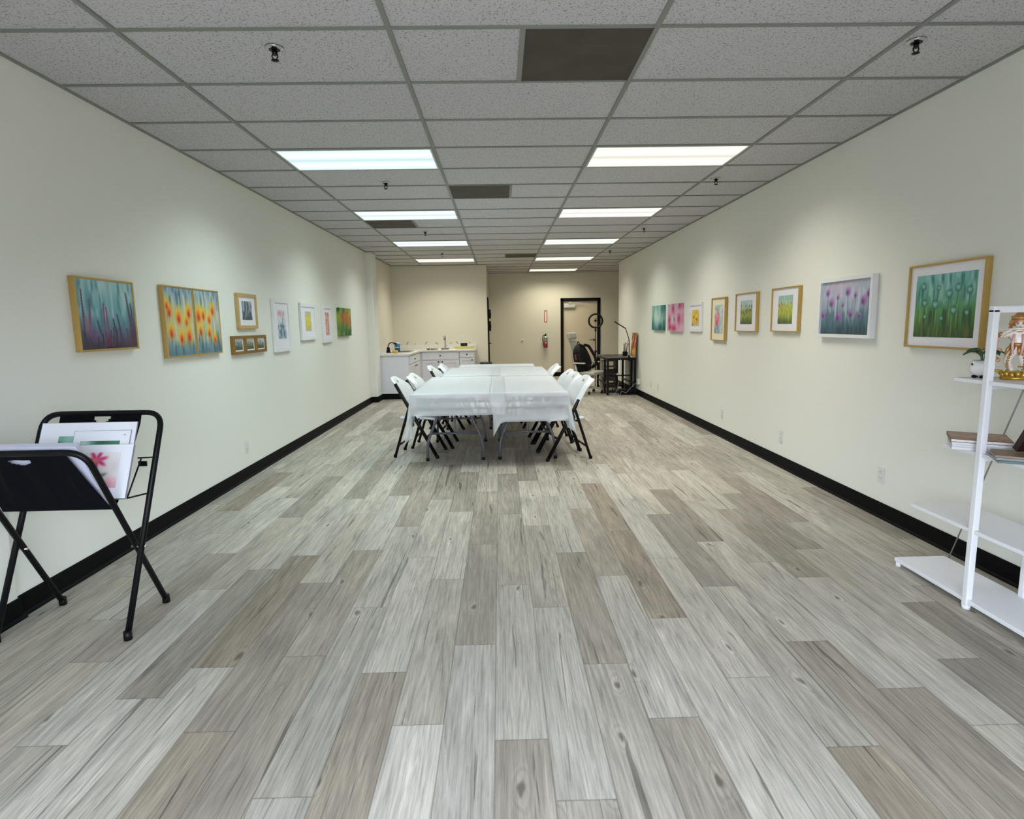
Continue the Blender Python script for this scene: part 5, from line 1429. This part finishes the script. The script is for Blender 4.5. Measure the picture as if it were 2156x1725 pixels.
bm = BM(); tube(bm, bend([(-0.015, -0.01, 0.33), (-0.065, -0.02, 0.325), (-0.085, -0.025, 0.24), (-0.066, -0.02, 0.13), (-0.062, -0.015, 0.09)], 0.05), 0.0095, 10); obj('hose', bm, black_plastic, t)
bm = BM(); box(bm, -0.03, 0.03, 0.052, 0.0748, 0.12, 0.34); obj('wall_bracket', bm, black_metal, t)
t = thing('door_stop', 'small round white wall bumper left of the extinguisher', 'wall bumper', (0.597, YA, 0.955))
bm = BM(); lathe(bm, [(0.034, 0.0), (0.034, 0.010), (0.026, 0.018)], 20, M=Rm(90, 'X')); obj('cup', bm, white_plastic, t)
bm = BM(); lathe(bm, [(0.016, 0.0175), (0.018, 0.026), (0.008, 0.030)], 16, M=Rm(90, 'X')); obj('rubber_pad', bm, mat('grey rubber', '6a675f', 0.7), t)

# ------------------------------------------------------------------ office corner: desk, chair, backpack, ring light
wood_dark = mat('dark weathered desk board', '4a4640', 0.5, var=0.25, vscale=18)
t = thing('desk', 'black metal-framed desk along the right wall', 'desk', (0, 0, 0))
DXa, DXb, DYa, DYb, DZ = 2.035, 2.622, 11.36, 12.60, 0.728
bm = BM(); box(bm, DXa, DXb, DYa, DYb, DZ - 0.018, DZ); obj('desktop', bm, wood_dark, t, 0.002)
q = 0.020
for x in (DXa + 0.03, DXb - 0.03):
    for y in (DYa + 0.04, DYa + 0.36, DYb - 0.04):
        bm = BM(); box(bm, x - q, x + q, y - q, y + q, 0, DZ - 0.019); obj('leg', bm, black_metal, t)
bm = BM()
for y in (DYa + 0.04, DYb - 0.04):
    box(bm, DXa + 0.03, DXb - 0.03, y - 0.012, y + 0.012, DZ - 0.055, DZ - 0.019); box(bm, DXa + 0.046, DXb - 0.046, y - 0.012, y + 0.012, 0.045, 0.075)
for x in (DXa + 0.03, DXb - 0.03):
    box(bm, x - 0.012, x + 0.012, DYa + 0.05, DYb - 0.05, DZ - 0.055, DZ - 0.019); box(bm, x - 0.012, x + 0.012, DYa + 0.05, DYb - 0.05, 0.20, 0.23)
box(bm, DXa + 0.03, DXb - 0.03, DYa + 0.35, DYa + 0.37, 0.34, 0.365)
tube(bm, [(DXa + 0.03, DYa + 0.36, 0.20), (DXa + 0.03, DYb - 0.04, 0.42)], 0.010, 8)
obj('frame_rail', bm, black_metal, t)
bm = BM(); box(bm, 2.29, 2.325, DYa + 0.34, DYa + 0.376, 0, DZ - 0.019); obj('leg', bm, black_metal, t)

t = thing('desk_lamp', 'tall black jointed desk lamp clamped to the front of the desk', 'lamp', (2.468, DYa + 0.02, DZ))
bm = BM(); box(bm, -0.02, 0.02, -0.02, 0.03, 0, 0.03); box(bm, -0.02, 0.02, -0.035, -0.021, -0.07, 0.03); obj('clamp', bm, black_metal, t, 0.003)
bm = BM(); tube(bm, bend([(0, 0, 0.03), (0, 0, 0.335), (-0.075, 0.0, 0.555)], 0.05), 0.008, 10); obj('arm', bm, black_metal, t)
bm = BM(); tube(bm, [(-0.072, 0, 0.548), (-0.285, 0, 0.680)], 0.011, 10); obj('light_bar', bm, black_metal, t)
o = BM(); tube(o, bend([(2.468, DYa - 0.032, DZ - 0.05), (2.470, DYa - 0.035, 0.40), (2.468, DYa - 0.02, 0.05), (2.50, DYa + 0.0, 0.006), (2.60, DYa + 0.2, 0.006)], 0.08), 0.0045, 8); tag(obj('lamp_cord', o, black_plastic), 'thin black cord hanging from the desk lamp to the floor', 'cord')
t = thing('tablet', 'black tablet lying on the desk near its left edge', 'tablet', (2.235, 11.95, DZ), 0.1)
bm = BM(); box(bm, -0.115, 0.115, -0.085, 0.085, 0, 0.010); obj('tablet_body', bm, black_plastic, t, 0.004)
bm = BM(); box(bm, -0.10, 0.10, -0.07, 0.07, 0.010, 0.0108); obj('screen', bm, mat('dark glass screen', '0c0d10', 0.1), t)
o = BM(); box(o, 2.47, 2.565, 11.42, 11.62, DZ + 0.0005, DZ + 0.007); tag(obj('paper_stack', o, mat('white paper', 'e4e4e0', 0.8)), 'white papers on the front right corner of the desk', 'papers')
t = thing('brush_holder', 'black square pot full of brown brushes on the desk', 'pot', (2.50, 11.90, DZ))
bm = BM(); box(bm, -0.045, 0.045, -0.045, 0.045, 0, 0.085); obj('pot', bm, black_plastic, t, 0.004)
rb = random.Random(4)
for k in range(7):
    a = k * 0.9; x, y = 0.028 * math.cos(a), 0.028 * math.sin(a)
    bm = BM(); h = 0.20 + 0.10 * rb.random()
    tube(bm, [(x, y, 0.086), (x * 1.6 + 0.02, y * 1.6, h)], 0.0045, 6); br = obj('brush', bm, mat('brush wood %d' % (k % 3), ['8a4a2c', 'a8602f', '5c3a26'][k % 3], 0.6), t)
    bm = BM(); tube(bm, [(x * 1.6 + 0.02, y * 1.6, h), (x * 1.7 + 0.022, y * 1.7, h + 0.03)], [0.007, 0.002], 6); obj('bristles', bm, mat('dark bristles', '3a2a20', 0.9), br)
p = Paint(60, 90).grad([(0, '6a5030'), (0.3, 'c98a2c'), (0.55, 'b5402c'), (0.8, 'd9803a'), (1, '7a6a58')]); p.speck(['d9b23a', 'a8302a', 'e8d9b0', '4a3a2c'], 40, 0.08, 0, 1, 0.8)
t = thing('leaning_painting', 'red and yellow painting leaning on the right wall behind the desk papers', 'painting', (2.600, 11.54, DZ + 0.0005), 0)
t.rotation_euler = (0.0, 0, -math.pi / 2)
lp = art_mesh('canvas', p, 0.30, 0.46, -0.020, t, art_matte, yb=0.0); lp.location = (0.0, 0.0, 0.232); lp.rotation_euler = (-0.09, 0, 0)
# under the desk
t = thing('drawer_cart', 'grey-brown cart with open tiers under the desk', 'cart', (2.215, 12.16, 0))
cw = mat('weathered grey wood', '7d7467', 0.6, var=0.2, vscale=25)
bm = BM()
for x in (-0.14, 0.14): box(bm, x - 0.008, x + 0.008, -0.16, 0.16, 0.03, 0.63)
obj('side_panel', bm, cw, t)
for z_ in (0.08, 0.22, 0.36, 0.50, 0.62):
    bm = BM(); box(bm, -0.132, 0.132, -0.16, 0.16, z_ - 0.008, z_ + 0.008); obj('tier_board', bm, cw, t)
for z_, c in ((0.092, '4a3a2e'), (0.232, '55483c'), (0.372, '3e2f28')):
    bm = BM(); box(bm, -0.12, 0.12, -0.13, 0.13, z_ - 0.004, z_ + 0.07); obj('drawer', bm, mat('drawer ' + c, c, 0.6), t, 0.004)
bm = BM()
for x in (-0.11, 0.11):
    for y in (-0.13, 0.13): lathe(bm, [(0.015, 0), (0.018, 0.015), (0.012, 0.03)], 10, x, y)
obj('caster', bm, black_plastic, t)
o = BM(); box(o, 2.30, 2.58, 11.42, 11.54, 0.0005, 0.10); o2 = obj('floor_box', o, black_plastic, None, 0.015); tag(o2, 'low black box on the floor under the desk against the baseboard', 'box')
t = thing('plug_adapter', 'white square plug adapter on the right wall under the desk', 'plug adapter', (XR, 11.28, 0.268), -math.pi / 2)
bm = BM(); box(bm, -0.05, 0.05, -0.045, 0, -0.055, 0.055); obj('adapter_body', bm, outlet_white, t, 0.006)
bm = BM(); box(bm, -0.012, 0.012, -0.0465, -0.044, -0.015, 0.015); obj('socket', bm, slot_dark, t)
o = BM(); tube(o, bend([(2.30, DYa - 0.012, DZ - 0.03), (2.29, DYa - 0.02, 0.35), (2.22, DYa - 0.03, 0.06), (2.16, DYa - 0.06, 0.006), (2.28, DYa - 0.10, 0.006), (2.32, DYa - 0.05, 0.10), (2.40, DYa - 0.02, 0.03), (2.50, DYa - 0.04, 0.15), (2.60, 11.28, 0.25)], 0.06), 0.004, 8)
tag(obj('power_cord', o, mat('grey cord', '9a978f', 0.5)), 'pale grey power cord looping under the desk to the wall adapter', 'cord')
o = BM(); box(o, 2.292, 2.332, DYa + 0.315, DYa + 0.339, 0.365, 0.40); tag(obj('cable_box', o, white_plastic, None, 0.004), 'small white box on the middle rail under the desk', 'box')

# office chair facing the desk (+x)
chair_grey = mat('grey mesh upholstery', 'b3b0a4', 0.85, var=0.06, vscale=60, bump=0.3, bscale=180)
chair_shell = mat('light grey chair plastic', 'b9b5a8', 0.5)
t = thing('office_chair', 'grey high-back office chair with headrest in front of the desk', 'chair', (1.72, 11.80, 0), math.radians(-38))
bm = BM(); G = []
nu, nv = 15, 19
for i in range(nv):
    v = i / (nv - 1); z_ = 0.44 + 0.60 * v; x = -0.17 - 0.02 * v - 0.20 * v ** 1.6
    hw = 0.20 + 0.035 * math.sin(math.pi * v) - 0.05 * v
    R = []
    for j in range(nu):
        u = 2 * j / (nu - 1) - 1
        R.append(bm.verts.new((x + 0.05 * u * u, u * hw, z_)))
    G.append(R)
for i in range(nv - 1):
    for j in range(nu - 1):
        f = bm.faces.new((G[i][j], G[i][j + 1], G[i + 1][j + 1], G[i + 1][j])); f.smooth = True
o = obj('backrest', bm, chair_grey, t); s = o.modifiers.new('thickness', 'SOLIDIFY'); s.thickness = 0.03; s.offset = 0
b = o.modifiers.new('bevel', 'BEVEL'); b.width = 0.01; b.segments = 2
bm = BM(); box(bm, -0.045, 0.045, -0.14, 0.14, -0.07, 0.07, Matrix.Translation((-0.355, 0, 1.135)) @ Rm(-14, 'Y')); o = obj('headrest', bm, chair_grey, t, 0.035, True, 4)
bm = BM(); tube(bm, [(-0.40, 0, 1.00), (-0.385, 0, 1.12)], 0.014, 8); obj('headrest_stem', bm, chair_shell, o)
bm = BM(); box(bm, -0.20, 0.29, -0.24, 0.24, 0.38, 0.45); obj('seat', bm, chair_grey, t, 0.032, True, 4)
bm = BM(); tube(bm, bend([(-0.14, 0, 0.34), (-0.27, 0, 0.36), (-0.30, 0, 0.55), (-0.36, 0, 0.80)], 0.08), 0.018, 8); box(bm, -0.14, 0.12, -0.09, 0.09, 0.31, 0.38); obj('tilt_mechanism', bm, chair_shell, t, 0.008)
for s in (-1, 1):
    bm = BM(); tube(bm, bend([(0.0, s * 0.17, 0.36), (-0.05, s * 0.285, 0.37), (-0.10, s * 0.285, 0.60)], 0.06), 0.016, 8, ry=0.022); a_ = obj('armrest', bm, chair_shell, t)
    bm = BM(); box(bm, -0.14, 0.12, s * 0.285 - 0.035, s * 0.285 + 0.035, 0.60, 0.628); obj('arm_pad', bm, mat('pale arm pad', 'c4c0b6', 0.6), a_, 0.010)
bm = BM(); lathe(bm, [(0.026, 0.11), (0.026, 0.24), (0.018, 0.24), (0.018, 0.32)], 14); obj('gas_lift', bm, chair_shell, t)
for k in range(5):
    a = math.radians(72 * k + 20); cx_, cy_ = math.cos(a), math.sin(a)
    bm = BM(); tube(bm, bend([(0.02 * cx_, 0.02 * cy_, 0.125), (0.2 * cx_, 0.2 * cy_, 0.115), (0.30 * cx_, 0.30 * cy_, 0.075)], 0.06), [0.024] * 7 + [0.016], 10) if False else tube(bm, [(0.02 * cx_, 0.02 * cy_, 0.125), (0.2 * cx_, 0.2 * cy_, 0.112), (0.30 * cx_, 0.30 * cy_, 0.078)], [0.026, 0.021, 0.016], 10)
    l_ = obj('base_leg', bm, chair_shell, t)
    bm = BM()
    for s in (-1, 1):
        M_ = Matrix.Translation((0.30 * cx_ - cy_ * s * 0.014, 0.30 * cy_ + cx_ * s * 0.014, 0.027)) @ Matrix.Rotation(a, 4, 'Z') @ Rm(90, 'X')
        lathe(bm, [(0.020, -0.008), (0.027, -0.006), (0.027, 0.006), (0.020, 0.008)], 14, M=M_)
    tube(bm, [(0.30 * cx_, 0.30 * cy_, 0.03), (0.30 * cx_, 0.30 * cy_, 0.075)], 0.008, 8)
    obj('caster', bm, black_plastic, l_)

# backpack on the chair
bag_black = mat('black backpack nylon', '07070b', 0.75, spec=0.3, bump=0.4, bscale=40, bdist=0.004)
t = thing('backpack', 'black backpack with a red tag standing on the grey office chair', 'backpack', (1.66, 11.74, 0.452), math.radians(4), rot=(0, math.radians(-14), math.radians(-38)))
t.scale = (1.2, 1.12, 1.18)
bm = BM(); G = []
nu, nv = 24, 18
for i in range(nv):
    v = i / (nv - 1); z_ = 0.46 * v
    k = (1 - max(0, (v - 0.55) / 0.45) ** 2.4 * 0.72) * (0.93 + 0.07 * min(1, v * 8))
    R = []
    for j in range(nu):
        a = 2 * math.pi * j / nu
        e = lambda c: math.copysign(abs(c) ** 0.6, c)
        R.append(bm.verts.new((0.095 * k * e(math.cos(a)) + 0.004 * math.sin(7 * a + 9 * v), 0.165 * k * e(math.sin(a)), z_)))
    G.append(R)
for A, B in zip(G, G[1:]):
    for j in range(nu):
        f = bm.faces.new((A[j], A[(j + 1) % nu], B[(j + 1) % nu], B[j])); f.smooth = True
bm.faces.new(list(reversed(G[0]))); bm.faces.new(G[-1])
obj('bag_body', bm, bag_black, t)
bm = BM(); ellipsoid(bm, (0.015, -0.155, 0.16), (0.075, 0.035, 0.14), 16, 10); obj('side_pocket', bm, bag_black, t)
bm = BM(); tube(bm, bend([(-0.03, 0.03, 0.445), (-0.03, 0.03, 0.50), (0.03, -0.03, 0.50), (0.03, -0.03, 0.445)], 0.03), 0.008, 8); obj('top_handle', bm, bag_black, t)
for s in (-1, 1):
    bm = BM(); tube(bm, bend([(0.055, s * 0.07, 0.43), (0.13, s * 0.09, 0.40), (0.20, s * 0.10, 0.20), (0.21, s * 0.10, 0.07), (0.10, s * 0.10, 0.03)], 0.10, 6), 0.006, 8, ry=0.024); obj('shoulder_strap', bm, bag_black, t)
bm = BM(); box(bm, -0.012, 0.012, -0.195, -0.188, 0.20, 0.29); obj('tag', bm, mat('red tag', '8e2430', 0.6), t, label='red fabric tag')

# ring light on a tripod
t = thing('ring_light', 'black ring light on a tripod stand in front of the door', 'ring light', (2.155, 13.45, 0), math.radians(-10))
zc = 1.435
bm = BM(); tube(bm, [(0.150 * math.cos(a), 0, zc + 0.150 * math.sin(a)) for a in np.linspace(0, 2 * math.pi, 41)[:-1]], 0.021, 10, closed=True); obj('ring', bm, black_plastic, t)
bm = BM(); tube(bm, [(0, 0, 1.285), (0, 0, 1.41)], 0.004, 8); box(bm, -0.030, 0.030, -0.018, 0.004, 1.42, 1.46, Matrix.Translation((0, 0, 0))); tube(bm, [(0, -0.01, 1.41), (0.0, -0.01, 1.50)], 0.010, 8); obj('phone_clamp', bm, black_plastic, t)
bm = BM(); tube(bm, [(0, 0, 0.25), (0, 0, 0.75)], 0.014, 10); tube(bm, [(0, 0, 0.74), (0, 0, 1.29)], 0.009, 10); obj('pole', bm, black_metal, t)
bm = BM(); lathe(bm, [(0.020, 0.72), (0.024, 0.73), (0.024, 0.77), (0.018, 0.78)], 14); lathe(bm, [(0.016, 1.20), (0.020, 1.21), (0.020, 1.25), (0.014, 1.26)], 12); tube(bm, [(0.02, 0, 0.75), (0.06, 0, 0.75)], 0.010, 8); obj('collar', bm, black_plastic, t)
for k in range(3):
    a = math.radians(120 * k + 30)
    bm = BM(); tube(bm, [(0.012 * math.cos(a), 0.012 * math.sin(a), 0.58), (0.26 * math.cos(a), 0.26 * math.sin(a), 0.010)], 0.008, 8); l_ = obj('tripod_leg', bm, black_metal, t)
    bm = BM(); tube(bm, [(0.012 * math.cos(a), 0.012 * math.sin(a), 0.27), (0.135 * math.cos(a), 0.135 * math.sin(a), 0.295)], 0.005, 8); obj('brace', bm, black_metal, l_)
    bm = BM(); ellipsoid(bm, (0.26 * math.cos(a), 0.26 * math.sin(a), 0.011), (0.014, 0.014, 0.011), 10, 6); obj('rubber_foot', bm, black_plastic, l_)
